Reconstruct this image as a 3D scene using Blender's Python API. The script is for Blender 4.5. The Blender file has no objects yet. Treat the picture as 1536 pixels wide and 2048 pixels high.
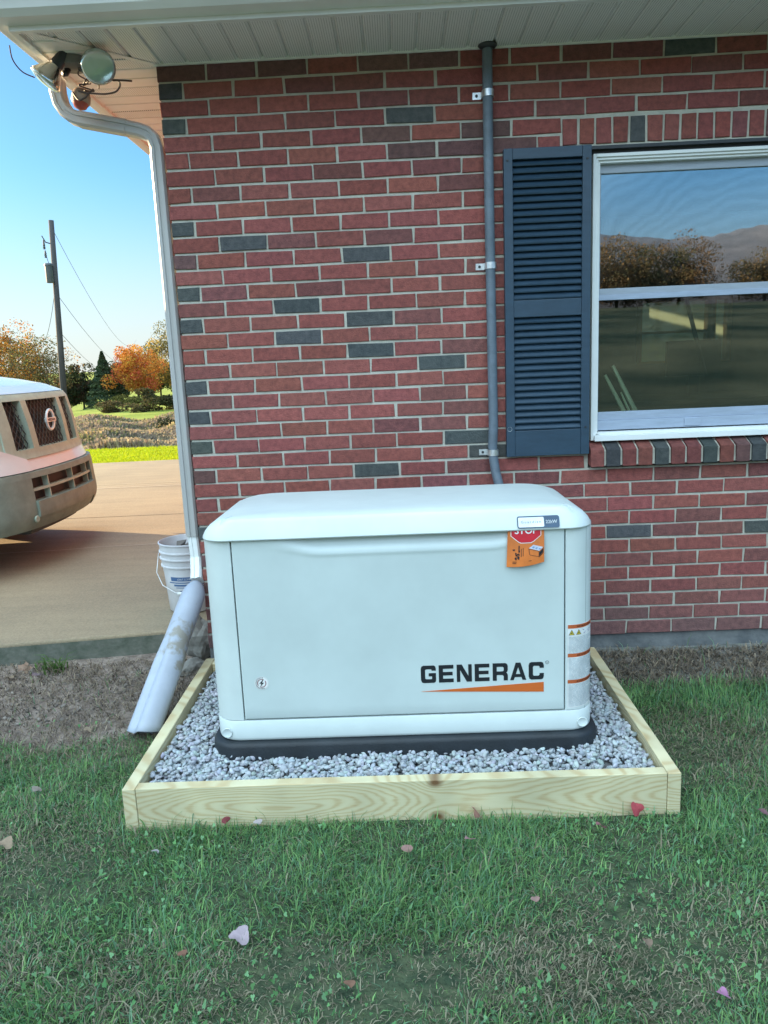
import bpy, bmesh, math, random
import numpy as np
from mathutils import Vector, Matrix, noise as mnoise
random.seed(7); RNG = np.random.default_rng(11)
SC = bpy.context.scene; COL = SC.collection
PI = math.pi; R = math.radians

# ---------------- camera ----------------
cd = bpy.data.cameras.new('camera'); cam = bpy.data.objects.new('camera', cd); COL.objects.link(cam); SC.camera = cam
cd.sensor_fit = 'VERTICAL'; cd.sensor_height = 36.0; cd.lens = 36.0 * 1531.6 / 2048; cd.clip_start = .05; cd.clip_end = 3000
yaw, pitch, roll = -0.024238, 0.19286, -0.043234
fw = Vector((math.sin(yaw)*math.cos(pitch), math.cos(yaw)*math.cos(pitch), -math.sin(pitch)))
rt = Vector((math.cos(yaw), -math.sin(yaw), 0)); up = rt.cross(fw)
r2 = rt*math.cos(roll) + up*math.sin(roll); u2 = -rt*math.sin(roll) + up*math.cos(roll)
M = Matrix((r2, u2, -fw)).transposed().to_4x4(); M.translation = (0.91687, -3.34599, 1.19877); cam.matrix_world = M

# ---------------- sky, sun, exposure ----------------
SUN_AZ, SUN_EL = R(-67), R(14.5)
w = bpy.data.worlds.new('World'); SC.world = w; w.use_nodes = True
nt = w.node_tree; sky = nt.nodes.new('ShaderNodeTexSky'); sky.sky_type = 'NISHITA'; sky.sun_disc = False
sky.sun_elevation = SUN_EL; sky.sun_rotation = SUN_AZ; sky.ozone_density = 5; sky.dust_density = 1.2; sky.air_density = 1.0; sky.altitude = 300
nt.nodes['Background'].inputs[1].default_value = .15
gmn = nt.nodes.new('ShaderNodeGamma'); gmn.inputs[1].default_value = .9; tn = nt.nodes.new('ShaderNodeMix'); tn.data_type = 'RGBA'; tn.blend_type = 'MULTIPLY'; tn.inputs[0].default_value = 1; tn.inputs[7].default_value = (.37, .52, .56, 1)
nt.links.new(sky.outputs[0], gmn.inputs[0]); nt.links.new(gmn.outputs[0], tn.inputs[6]); 
# added fill light: unseen sky overhead and behind the viewer made several times brighter
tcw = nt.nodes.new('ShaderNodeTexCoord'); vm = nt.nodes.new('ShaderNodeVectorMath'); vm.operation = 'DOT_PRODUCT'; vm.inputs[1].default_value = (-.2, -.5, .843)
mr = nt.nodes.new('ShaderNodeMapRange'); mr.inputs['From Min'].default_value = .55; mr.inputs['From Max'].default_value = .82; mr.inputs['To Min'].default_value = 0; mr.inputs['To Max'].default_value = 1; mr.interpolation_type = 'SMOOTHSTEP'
# pale haze low in the sky
sz_ = nt.nodes.new('ShaderNodeSeparateXYZ'); nt.links.new(tcw.outputs['Generated'], sz_.inputs[0]); mh = nt.nodes.new('ShaderNodeMapRange'); mh.inputs['From Min'].default_value = -.02; mh.inputs['From Max'].default_value = .25; mh.inputs['To Min'].default_value = .85; mh.inputs['To Max'].default_value = 0; mh.interpolation_type = 'SMOOTHSTEP'; nt.links.new(sz_.outputs[2], mh.inputs['Value'])
hz = nt.nodes.new('ShaderNodeMix'); hz.data_type = 'RGBA'; hz.inputs[7].default_value = (1.75, 1.78, 1.72, 1); nt.links.new(mh.outputs[0], hz.inputs[0]); nt.links.new(tn.outputs[2], hz.inputs[6])
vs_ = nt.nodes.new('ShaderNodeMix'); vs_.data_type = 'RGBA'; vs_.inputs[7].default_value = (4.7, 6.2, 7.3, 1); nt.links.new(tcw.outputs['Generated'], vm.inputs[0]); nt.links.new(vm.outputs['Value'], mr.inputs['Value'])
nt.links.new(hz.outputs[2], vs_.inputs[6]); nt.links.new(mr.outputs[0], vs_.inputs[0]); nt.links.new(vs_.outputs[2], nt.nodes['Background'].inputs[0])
sl = bpy.data.lights.new('sun', 'SUN'); so = bpy.data.objects.new('sun', sl); COL.objects.link(so)
sl.energy = 4.3; sl.angle = R(.5); sl.color = (1, .74, .42)
sd = Vector((math.sin(SUN_AZ)*math.cos(SUN_EL), math.cos(SUN_AZ)*math.cos(SUN_EL), math.sin(SUN_EL)))
so.rotation_euler = sd.to_track_quat('Z', 'Y').to_euler(); so.location = (-5, 4, 6)
SC.view_settings.view_transform = 'Standard'; SC.view_settings.look = 'None'; SC.view_settings.gamma = 1
SC.view_settings.exposure = 1.8
try: SC.cycles.max_bounces = 8; SC.cycles.transparent_max_bounces = 12
except Exception: pass

# ---------------- materials ----------------
MATS = {}
def mat(name, col, rough=.6, var=.15, scale=8, bump=0., bscale=60, metal=0., col2=None, attr=None, spec=.5, det=4, stretch=None, coat=0., trans=0.):
    """procedural material: base colour broken up by two noises (col -> col2), optional colour attribute, bump"""
    if name in MATS: return MATS[name]
    m = bpy.data.materials.new(name); m.use_nodes = True; t = m.node_tree; N = t.nodes; L = t.links; b = N['Principled BSDF']
    b.inputs['Roughness'].default_value = rough; b.inputs['Metallic'].default_value = metal
    b.inputs['Specular IOR Level'].default_value = spec; b.inputs['Coat Weight'].default_value = coat
    if trans: b.inputs['Subsurface Weight'].default_value = 0
    tc = N.new('ShaderNodeTexCoord'); mp = N.new('ShaderNodeMapping'); L.new(tc.outputs['Object'], mp.inputs[0])
    if stretch: mp.inputs['Scale'].default_value = stretch
    n1 = N.new('ShaderNodeTexNoise'); n1.inputs['Scale'].default_value = scale; n1.inputs['Detail'].default_value = det; n1.inputs['Roughness'].default_value = .65
    L.new(mp.outputs[0], n1.inputs['Vector'])
    c2 = col2 or tuple(max(0, c*(1-2.2*var)) for c in col); c1 = col if col2 else tuple(min(1, c*(1+var)) for c in col)
    rp = N.new('ShaderNodeValToRGB'); rp.color_ramp.elements[0].position = .3; rp.color_ramp.elements[1].position = .68
    rp.color_ramp.elements[0].color = (*c2, 1); rp.color_ramp.elements[1].color = (*c1, 1); L.new(n1.outputs[0], rp.inputs[0])
    out = rp.outputs[0]
    if attr:
        a = N.new('ShaderNodeAttribute'); a.attribute_name = attr; mx = N.new('ShaderNodeMix'); mx.data_type = 'RGBA'; mx.blend_type = 'MULTIPLY'; mx.inputs[0].default_value = 1
        L.new(out, mx.inputs[6]); L.new(a.outputs['Color'], mx.inputs[7]); out = mx.outputs[2]
    L.new(out, b.inputs['Base Color'])
    if bump:
        n2 = N.new('ShaderNodeTexNoise'); n2.inputs['Scale'].default_value = bscale; n2.inputs['Detail'].default_value = 5; L.new(mp.outputs[0], n2.inputs['Vector'])
        bp = N.new('ShaderNodeBump'); bp.inputs['Strength'].default_value = bump; bp.inputs['Distance'].default_value = .004; L.new(n2.outputs[0], bp.inputs['Height']); L.new(bp.outputs[0], b.inputs['Normal'])
    MATS[name] = m; return m
def node_mat(name):
    m = bpy.data.materials.new(name); m.use_nodes = True; MATS[name] = m
    return m, m.node_tree.nodes, m.node_tree.links, m.node_tree.nodes['Principled BSDF']

brick_m = mat('brick', (1.16, 1.16, 1.14), .9, .10, 42, 1., 190, attr='Col', spec=.2, col2=(.60, .64, .68), det=12)
mortar_m = mat('mortar', (.60, .585, .50), .95, .1, 14, .8, 220, col2=(.44, .43, .365), spec=.2)
conc_m = mat('foundation_concrete', (.20, .205, .20), .92, .2, 7, .9, 70, col2=(.07, .078, .085), det=9, spec=.25)
slab_m = mat('driveway_concrete', (.40, .34, .27), .8, .1, 2.4, .35, 120, col2=(.30, .25, .195), det=10, spec=.3)
vinyl_m = mat('cream_vinyl', (.80, .79, .75), .45, .03, 3, spec=.4)
down_m = mat('downspout_paint', (.46, .45, .43), .38, .04, 2)
fascia_m = mat('fascia_metal', (.72, .72, .68), .4, .05, 2, spec=.4)
white_m = mat('white_vinyl', (.80, .82, .80), .35, .03, 5)
sash_m = mat('aluminium_sash', (.34, .38, .43), .4, .06, 12, stretch=(1, 1, 6))
dkmetal_m = mat('dark_metal', (.03, .035, .04), .5, .1, 20)
shut_m = mat('slate_blue_vinyl', (.027, .058, .092), .42, .08, 14, .15, 300, stretch=(1, 1, 4))
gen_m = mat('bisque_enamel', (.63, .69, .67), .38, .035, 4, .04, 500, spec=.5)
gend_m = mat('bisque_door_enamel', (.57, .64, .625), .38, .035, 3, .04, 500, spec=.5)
pad_m = mat('charcoal_composite', (.014, .019, .024), .55, .2, 9, .3, 150)
gap_m = mat('gasket_black', (.012, .012, .013), .8)
black_m = mat('black_print', (.008, .011, .016), .55, .0)
orange_m = mat('orange_print', (.62, .13, .02), .5, .03)
galv_m = mat('galvanised_steel', (.72, .74, .74), .32, .15, 60, metal=.85)
cond_m = mat('grey_pvc', (.13, .165, .20), .45, .1, 20)
drain_m = mat('white_drain_vinyl', (.42, .46, .53), .42, .05, 5, .1, 30, col2=(.34, .37, .43))
leaf_m = mat('dry_leaf', (1, 1, 1), .8, .1, 60, .5, 120, attr='Col', spec=.2)
rock_m = mat('rubble_stone', (.30, .28, .25), .9, .2, 12, 1., 50, col2=(.16, .15, .13))
straw_m = mat('blade', (1, 1, 1), .7, .1, 3, attr='Col', spec=.25)
gravel_m = mat('gravel_stone', (1, 1, 1), .85, .05, 60, .3, 200, attr='Col', spec=.25)
bucket_m = mat('bucket_plastic', (.62, .62, .63), .4, .06, 10)
blue_m = mat('blue_print', (.06, .13, .27), .5, .0)
chrome_m = mat('chrome', (.78, .82, .80), .35, .0, metal=.25)
vanp_m = mat('van_paint', (.70, .70, .67), .25, .02, 3, coat=.6)
vanb_m = mat('van_grey_plastic', (.40, .47, .37), .55, .08, 12, .1, 300)
vanbp_m = mat('van_bumper_plastic', (.22, .27, .22), .6, .1, 9, .1, 300)
bark_m = mat('bark', (.10, .085, .07), .9, .2, 3, .6, 20)
tree_m = mat('foliage', (1, 1, 1), .8, .1, .5, attr='Col', spec=.15)
pole_m = mat('weathered_pole', (.065, .06, .06), .85, .2, 2, stretch=(3, 3, .3))
xf_m = mat('transformer_grey', (.07, .08, .085), .5, .1)

def translucent(m, amt=.35):
    """thin leaves let light through"""
    t = m.node_tree; N = t.nodes; L = t.links; b = N['Principled BSDF']; o = N['Material Output']
    tr = N.new('ShaderNodeBsdfTranslucent'); mx = N.new('ShaderNodeMixShader'); mx.inputs[0].default_value = amt
    src = b.inputs['Base Color'].links[0].from_socket; L.new(src, tr.inputs[0]); L.new(b.outputs[0], mx.inputs[1]); L.new(tr.outputs[0], mx.inputs[2]); L.new(mx.outputs[0], o.inputs[0])
for m_ in (straw_m, tree_m, leaf_m): translucent(m_)

def glass(name, refl=.3, tint=(.75, .85, .82), wavy=0.):
    m = bpy.data.materials.new(name); m.use_nodes = True; t = m.node_tree; N = t.nodes; L = t.links; N.remove(N['Principled BSDF'])
    g = N.new('ShaderNodeBsdfGlossy'); g.inputs['Roughness'].default_value = .012; tr = N.new('ShaderNodeBsdfTransparent'); tr.inputs[0].default_value = (*tint, 1)
    g.inputs[0].default_value = (.9, .97, 1, 1)
    fr = N.new('ShaderNodeFresnel'); fr.inputs[0].default_value = 1.5; ad = N.new('ShaderNodeMath'); ad.operation = 'ADD'; ad.use_clamp = True; ad.inputs[1].default_value = refl
    L.new(fr.outputs[0], ad.inputs[0]); mx = N.new('ShaderNodeMixShader'); L.new(ad.outputs[0], mx.inputs[0]); L.new(tr.outputs[0], mx.inputs[1]); L.new(g.outputs[0], mx.inputs[2])
    L.new(mx.outputs[0], N['Material Output'].inputs[0])
    if wavy:   # rings in the reflectivity imitate curved reflections in the pane
        tc = N.new('ShaderNodeTexCoord'); mp = N.new('ShaderNodeMapping'); mp.inputs['Location'].default_value = (-2.5, 0, -1.1); w2 = N.new('ShaderNodeTexWave'); w2.wave_type = 'RINGS'; w2.rings_direction = 'SPHERICAL'; w2.inputs['Scale'].default_value = 7; w2.inputs['Distortion'].default_value = 9; w2.inputs['Detail'].default_value = 3; w2.inputs['Detail Scale'].default_value = .8
        L.new(tc.outputs['Object'], mp.inputs[0]); L.new(mp.outputs[0], w2.inputs[0]); ma = N.new('ShaderNodeMath'); ma.operation = 'MULTIPLY_ADD'; ma.inputs[1].default_value = .045*min(1, wavy*50); ma.inputs[2].default_value = refl-.04; L.new(w2.outputs['Fac'], ma.inputs[0]); L.new(ma.outputs[0], ad.inputs[1])
        tc = N.new('ShaderNodeTexCoord'); wv = N.new('ShaderNodeTexWave'); wv.wave_type = 'RINGS'; wv.rings_direction = 'SPHERICAL'; wv.inputs['Scale'].default_value = 5; wv.inputs['Distortion'].default_value = 5; wv.inputs['Detail'].default_value = 2; wv.inputs['Detail Scale'].default_value = .6
        mp = N.new('ShaderNodeMapping'); mp.inputs['Location'].default_value = (-.9, 0, -.2)
        L.new(tc.outputs['Object'], mp.inputs[0]); L.new(mp.outputs[0], wv.inputs[0]); bp = N.new('ShaderNodeBump'); bp.inputs['Strength'].default_value = wavy; bp.inputs['Distance'].default_value = .0006
        L.new(wv.outputs['Fac'], bp.inputs['Height']); L.new(bp.outputs[0], g.inputs['Normal'])
    return m
glass_m = glass('window_glass', .27, wavy=.018); glass2_m = glass('lower_window_glass', .075)
lens_m, N_, L_, b_ = node_mat('lamp_lens'); b_.inputs['Base Color'].default_value = (.50, .58, .54, 1); b_.inputs['Metallic'].default_value = .7; b_.inputs['Roughness'].default_value = .16; b_.inputs['Coat Weight'].default_value = 1
reflector_m, N_, L_, b_ = node_mat('lamp_reflector'); b_.inputs['Base Color'].default_value = (.75, .74, .70, 1); b_.inputs['Metallic'].default_value = 1; b_.inputs['Roughness'].default_value = .15

def drain_material():
    m = drain_m; t = m.node_tree; N = t.nodes; L = t.links; b = N['Principled BSDF']; src = b.inputs['Base Color'].links[0].from_socket
    tc = N.new('ShaderNodeTexCoord'); sx = N.new('ShaderNodeSeparateXYZ'); L.new(tc.outputs['Object'], sx.inputs[0])
    nz = N.new('ShaderNodeTexNoise'); nz.inputs['Scale'].default_value = 26; nz.inputs['Detail'].default_value = 8; L.new(tc.outputs['Object'], nz.inputs[0])
    def M_(op, a, c, d=None, clamp=False):
        n = N.new('ShaderNodeMath'); n.operation = op; n.use_clamp = clamp
        for i, v in enumerate((a, c, d)):
            if v is None: continue
            if isinstance(v, (int, float)): n.inputs[i].default_value = v
            else: L.new(v, n.inputs[i])
        return n.outputs[0]
    band = M_('SUBTRACT', .085, M_('ABSOLUTE', M_('SUBTRACT', sx.outputs[1], .285), 0))     # splash of dried mud half way down
    side = M_('MULTIPLY', M_('ADD', sx.outputs[0], -.045), .9)
    f = M_('MULTIPLY', M_('ADD', M_('ADD', band, side), M_('MULTIPLY', M_('SUBTRACT', nz.outputs[0], .56), .5)), 14., None, True)
    mx = N.new('ShaderNodeMix'); mx.data_type = 'RGBA'; L.new(f, mx.inputs[0]); L.new(src, mx.inputs[6]); mx.inputs[7].default_value = (.29, .275, .24, 1); L.new(mx.outputs[2], b.inputs['Base Color'])
drain_material()
def wood_material():
    m, N, L, b = node_mat('treated_pine'); b.inputs['Roughness'].default_value = .7; b.inputs['Specular IOR Level'].default_value = .3
    tc = N.new('ShaderNodeTexCoord'); sx = N.new('ShaderNodeSeparateXYZ'); L.new(tc.outputs['Object'], sx.inputs[0])
    nz = N.new('ShaderNodeTexNoise'); nz.inputs['Scale'].default_value = 1.0; nz.inputs['Detail'].default_value = 2
    mp = N.new('ShaderNodeMapping'); mp.inputs['Scale'].default_value = (2.3, 2, 6); L.new(tc.outputs['Object'], mp.inputs[0]); L.new(mp.outputs[0], nz.inputs[0])
    # centre line of the log wanders along the board; the saw cuts across its cone-shaped rings
    def M_(op, a, c=None, d=None):
        n = N.new('ShaderNodeMath'); n.operation = op
        for i, v in enumerate((a, c, d)):
            if v is None: continue
            if isinstance(v, (int, float)): n.inputs[i].default_value = v
            else: L.new(v, n.inputs[i])
        return n.outputs[0]
    z = M_('ADD', sx.outputs[2], .0); x = sx.outputs[0]
    off = M_('MULTIPLY', M_('SUBTRACT', nz.outputs[0], .5), .085)
    # per object shift for the side boards is given by y (they run along y)
    along = M_('ADD', x, sx.outputs[1])
    depth = M_('MULTIPLY', M_('SINE', M_('MULTIPLY_ADD', along, 4.6, .9)), .040)
    zz = M_('ADD', z, off)
    rad = M_('SQRT', M_('ADD', M_('MULTIPLY', zz, zz), M_('MULTIPLY', M_('ADD', depth, .052), M_('ADD', depth, .052))))
    # knots push the rings aside
    rv = N.new('ShaderNodeCombineXYZ')
    kd = None; kn = []
    for (kx, kz, s) in ((.985, .062, .05), (.99, -.052, .06)):
        dx = M_('SUBTRACT', x, kx); dz = M_('MULTIPLY', M_('SUBTRACT', z, kz), 1.4); d = M_('SQRT', M_('ADD', M_('MULTIPLY', dx, dx), M_('MULTIPLY', dz, dz))); kn.append(d)
        e = M_('MULTIPLY', M_('EXPONENT', M_('MULTIPLY', d, -1/s)), .03)
        rad = M_('ADD', rad, e)
    fz2 = N.new('ShaderNodeTexNoise'); fz2.inputs['Scale'].default_value = 1; fz2.inputs['Detail'].default_value = 3; mp3 = N.new('ShaderNodeMapping'); mp3.inputs['Scale'].default_value = (5, 5, 26); L.new(tc.outputs['Object'], mp3.inputs[0]); L.new(mp3.outputs[0], fz2.inputs[0])
    rings = M_('SINE', M_('MULTIPLY', M_('ADD', rad, M_('MULTIPLY', fz2.outputs[0], .016)), 720))
    fine = N.new('ShaderNodeTexNoise'); fine.inputs['Scale'].default_value = 1; mp2 = N.new('ShaderNodeMapping'); mp2.inputs['Scale'].default_value = (10, 10, 400); L.new(tc.outputs['Object'], mp2.inputs[0]); L.new(mp2.outputs[0], fine.inputs[0])
    v = M_('ADD', M_('MULTIPLY_ADD', rings, .24, .34), M_('MULTIPLY', fine.outputs[0], .46))
    rp = N.new('ShaderNodeValToRGB'); e = rp.color_ramp.elements; e[0].position = .2; e[0].color = (.66, .58, .38, 1); e[1].position = .95; e[1].color = (.50, .35, .18, 1)
    k = rp.color_ramp.elements.new(.62); k.color = (.62, .53, .33, 1); L.new(v, rp.inputs[0])
    mn = M_('MINIMUM', kn[0], kn[1]); kf = N.new('ShaderNodeValToRGB'); kf.color_ramp.elements[0].position = .008; kf.color_ramp.elements[0].color = (1, 1, 1, 1); kf.color_ramp.elements[1].position = .030; kf.color_ramp.elements[1].color = (0, 0, 0, 1); L.new(mn, kf.inputs[0])
    mx = N.new('ShaderNodeMix'); mx.data_type = 'RGBA'; L.new(kf.outputs[0], mx.inputs[0]); L.new(rp.outputs[0], mx.inputs[6]); mx.inputs[7].default_value = (.20, .10, .045, 1)
    big = N.new('ShaderNodeTexNoise'); big.inputs['Scale'].default_value = 5; L.new(tc.outputs['Object'], big.inputs[0])
    m3 = N.new('ShaderNodeMix'); m3.data_type = 'RGBA'; m3.blend_type = 'MULTIPLY'; m3.inputs[0].default_value = .5; L.new(mx.outputs[2], m3.inputs[6]); L.new(big.outputs[0], m3.inputs[7])
    br = N.new('ShaderNodeMix'); br.data_type = 'RGBA'; br.blend_type = 'MULTIPLY'; br.inputs[0].default_value = 1; br.inputs[7].default_value = (1.25, 1.27, 1.25, 1); L.new(m3.outputs[2], br.inputs[6])
    L.new(br.outputs[2], b.inputs['Base Color'])
    bp = N.new('ShaderNodeBump'); bp.inputs['Strength'].default_value = .3; bp.inputs['Distance'].default_value = .001; L.new(v, bp.inputs['Height']); L.new(bp.outputs[0], b.inputs['Normal'])
    return m
wood_m = wood_material()

# ---------------- mesh helpers ----------------
class MB:
    def __init__(s): s.v = []; s.f = []; s.mi = []; s.c = []
    def add(s, vs, fs, mi=0, col=None):
        o = len(s.v); s.v += [tuple(p) for p in vs]; s.f += [tuple(i+o for i in f) for f in fs]; s.mi += [mi]*len(fs); s.c += [col or (1, 1, 1)]*len(fs); return s
    def box(s, x0, x1, y0, y1, z0, z1, mi=0, col=None):
        return s.add([(x, y, z) for x in (x0, x1) for y in (y0, y1) for z in (z0, z1)], [(0, 1, 3, 2), (4, 6, 7, 5), (0, 4, 5, 1), (2, 3, 7, 6), (0, 2, 6, 4), (1, 5, 7, 3)], mi, col)
    def prism(s, loop, a, b, axis=0, mi=0, col=None):
        """2D loop extruded along axis from a to b"""
        def P(u, v, t): return (t, u, v) if axis == 0 else (u, t, v) if axis == 1 else (u, v, t)
        n = len(loop); vs = [P(u, v, a) for u, v in loop] + [P(u, v, b) for u, v in loop]
        return s.add(vs, [tuple(range(n))[::-1], tuple(range(n, 2*n))] + [(i, (i+1) % n, n+(i+1) % n, n+i) for i in range(n)], mi, col)
    def tube(s, pts, rad, n=10, mi=0, col=None, cap=True, sx=1., ref=None):
        pts = [Vector(p) for p in pts]; k = len(pts); rad = [rad]*k if isinstance(rad, (int, float)) else rad; rings = []; pr = ref and Vector(ref)
        for i, p in enumerate(pts):
            t = (pts[min(i+1, k-1)] - pts[max(i-1, 0)]).normalized()
            if pr is None: pr = t.orthogonal()
            pr = (pr - t*pr.dot(t)).normalized(); q = t.cross(pr)
            rings.append([p + (pr*math.cos(2*PI*j/n)*sx + q*math.sin(2*PI*j/n))*rad[i] for j in range(n)])
        vs = [v for r in rings for v in r]; fs = [(i*n+j, i*n+(j+1) % n, (i+1)*n+(j+1) % n, (i+1)*n+j) for i in range(k-1) for j in range(n)]
        if cap: fs += [tuple(range(n))[::-1], tuple(range((k-1)*n, k*n))]
        return s.add(vs, fs, mi, col)
    def lathe(s, prof, c=(0, 0, 0), axis=(0, 0, 1), n=32, mi=0, cap=False):
        a = Vector(axis).normalized(); p = a.orthogonal().normalized(); q = a.cross(p); c = Vector(c)
        vs = [c + a*h + (p*math.cos(2*PI*j/n) + q*math.sin(2*PI*j/n))*r for r, h in prof for j in range(n)]; k = len(prof)
        fs = [(i*n+j, i*n+(j+1) % n, (i+1)*n+(j+1) % n, (i+1)*n+j) for i in range(k-1) for j in range(n)]
        if cap: fs += [tuple(range(n))[::-1], tuple(range((k-1)*n, k*n))]
        return s.add(vs, fs, mi)
    def grid(s, fn, nu, nv, mi=0, col=None, closeu=False):
        vs = [fn(i/nu, j/nv) for j in range(nv+1) for i in range(nu+1)]; W = nu+1
        return s.add(vs, [(j*W+i, j*W+i+1, (j+1)*W+i+1, (j+1)*W+i) for j in range(nv) for i in range(nu)], mi, col)
    def loft(s, rings, mi=0, capa=True, capb=True):
        n = len(rings[0]); k = len(rings); vs = [p for r in rings for p in r]
        fs = [(i*n+j, i*n+(j+1) % n, (i+1)*n+(j+1) % n, (i+1)*n+j) for i in range(k-1) for j in range(n)]
        if capa: fs.append(tuple(range(n))[::-1])
        if capb: fs.append(tuple(range((k-1)*n, k*n)))
        return s.add(vs, fs, mi)
    def build(s, name, mats, parent=None, smooth=False, bevel=0., angle=None, origin=None, fix=True, segs=2):
        o_ = Vector(parent['_o']) if parent is not None and '_o' in parent else Vector((0, 0, 0))
        if parent is None and origin is not None: o_ = Vector(origin)
        me = bpy.data.meshes.new(name); me.from_pydata([Vector(p)-o_ for p in s.v], [], s.f); ms = mats if isinstance(mats, (list, tuple)) else [mats]
        for m in ms: me.materials.append(m)
        me.polygons.foreach_set('material_index', s.mi)
        if any(c != (1, 1, 1) for c in s.c):
            ca = me.color_attributes.new('Col', 'FLOAT_COLOR', 'CORNER'); tot = np.empty(len(me.polygons), dtype=np.int32); me.polygons.foreach_get('loop_total', tot)
            arr = np.ones((len(s.c), 4)); arr[:, :3] = s.c; ca.data.foreach_set('color', np.repeat(arr, tot, axis=0).ravel())
        if fix:
            bm = bmesh.new(); bm.from_mesh(me); bmesh.ops.recalc_face_normals(bm, faces=bm.faces); bm.to_mesh(me); bm.free()
        if smooth or angle:
            me.polygons.foreach_set('use_smooth', [True]*len(me.polygons))
            if angle: me.set_sharp_from_angle(angle=R(angle))
        o = bpy.data.objects.new(name, me); COL.objects.link(o)
        if parent is not None:
            o.parent = parent
            if parent.type != 'EMPTY' and '_o' in parent: pass
        else: o.location = o_
        o['_o'] = tuple(o_)
        if bevel:
            b = o.modifiers.new('bevel', 'BEVEL'); b.width = bevel; b.segments = segs; b.limit_method = 'ANGLE'; b.angle_limit = R(40); b.harden_normals = False
        return o
def big_mesh(name, V, F, mats, C=None, parent=None, smooth=False):
    """numpy mesh: V (n,3), F list of (m,k) int arrays, C per-face colours"""
    me = bpy.data.meshes.new(name); tot = sum(f.shape[0] for f in F); loops = np.concatenate([f.ravel() for f in F]); lt = np.concatenate([np.full(f.shape[0], f.shape[1]) for f in F])
    me.vertices.add(len(V)); me.vertices.foreach_set('co', np.asarray(V, dtype=np.float32).ravel()); me.loops.add(len(loops)); me.loops.foreach_set('vertex_index', loops.astype(np.int32))
    me.polygons.add(tot); me.polygons.foreach_set('loop_start', np.concatenate([[0], np.cumsum(lt)[:-1]]).astype(np.int32)); me.polygons.foreach_set('loop_total', lt.astype(np.int32)); me.update(calc_edges=True)
    if C is not None:
        ca = me.color_attributes.new('Col', 'FLOAT_COLOR', 'CORNER'); a = np.ones((tot, 4), dtype=np.float32); a[:, :3] = C; ca.data.foreach_set('color', np.repeat(a, lt, axis=0).ravel())
    me.materials.append(mats)
    if smooth: me.polygons.foreach_set('use_smooth', [True]*tot)
    o = bpy.data.objects.new(name, me); COL.objects.link(o)
    if parent is not None:
        o.parent = parent; me.transform(Matrix.Translation(-Vector(parent['_o']))); o['_o'] = tuple(parent['_o'])
    return o
def tag(o, label=None, cat=None, group=None, kind=None):
    if label: o['label'] = label
    if cat: o['category'] = cat
    if group: o['group'] = group
    if kind: o['kind'] = kind
    return o
def thing(name, label, cat, loc=(0, 0, 0), group=None):
    o = bpy.data.objects.new(name, None); COL.objects.link(o); o.location = loc; o['_o'] = tuple(loc); o.empty_display_size = .1
    return tag(o, label, cat, group)
def rrect(x0, x1, y0, y1, r, n=7, z=0):
    P = []
    for cx, cy, a0 in ((x1-r, y1-r, 0), (x0+r, y1-r, 90), (x0+r, y0+r, 180), (x1-r, y0+r, 270)):
        for i in range(n+1): a = R(a0 + 90*i/n); P.append((cx + r*math.cos(a), cy + r*math.sin(a), z))
    return P
def rr2(x0, x1, z0, z1, r, n=4): return [(p[0], p[1]) for p in rrect(x0, x1, z0, z1, r, n)]
def text_mesh(txt, size, ext=.0004, bold=0., sx=1., space=1.):
    c = bpy.data.curves.new('t', 'FONT'); c.body = txt; c.size = size; c.extrude = ext; c.offset = bold; c.space_character = space; c.resolution_u = 3
    o = bpy.data.objects.new('t', c); me = bpy.data.meshes.new_from_object(o); vs = [(v.co.x*sx, v.co.y, v.co.z) for v in me.vertices]; fs = [tuple(p.vertices) for p in me.polygons]
    bpy.data.objects.remove(o); bpy.data.curves.remove(c); bpy.data.meshes.remove(me); return vs, fs
def put_text(mb, txt, x, y, z, h, mi=0, bold=0., sx=1., width=None, rot=0., space=1., ext=.0004, fn=None):
    """lettering standing in the x-z plane, facing -y; h is the capital height"""
    vs, fs = text_mesh(txt, h*1.37, ext, bold, sx, space)
    if not vs: return
    x0 = min(v[0] for v in vs); x1 = max(v[0] for v in vs); k = (width/(x1-x0)) if width else 1.
    out = []
    for a, b, c in vs:
        a = (a-x0)*k; a, b = a*math.cos(rot)-b*math.sin(rot), a*math.sin(rot)+b*math.cos(rot)
        p = (x+a, y-c, z+b); out.append(fn(*p) if fn else p)
    mb.add(out, fs, mi)

# ================= SETTING: terrain =================
def gz(x, y):
    """ground height"""
    h = -.185 + .05*max(0, min(1, (y+.5)/.5))
    if x < .0: h = min(h, -.170)
    if y > 10.4:
        t = min(1, (y-10.4)/30.); h = -.2 - 2.7*(1-(1-t)**3)
        if y > 60: h += (.016*max(0, min(2.2, (x+46)/12.)) - .022*max(0, min(1, (-x-28)/14.)))*(min(y, 130)-60)
        if y > 130: h += (y-130)*.012
    if y < -14: h += .108*(-14-y)*min(1, (-14-y)/12.) if y > -64 else 5.4 + (-64-y)*.01
    return h
gm, N, L, b = node_mat('lawn_and_soil'); b.inputs['Roughness'].default_value = .95; b.inputs['Specular IOR Level'].default_value = .1
tc = N.new('ShaderNodeTexCoord'); sx = N.new('ShaderNodeSeparateXYZ'); L.new(tc.outputs['Object'], sx.inputs[0])
def mk(n, **k):
    a = N.new(n)
    for i, v in k.items(): setattr(a, i, v)
    return a
def noise_(s, d=5):
    a = mk('ShaderNodeTexNoise'); a.inputs['Scale'].default_value = s; a.inputs['Detail'].default_value = d; L.new(tc.outputs['Object'], a.inputs[0]); return a.outputs[0]
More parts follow.
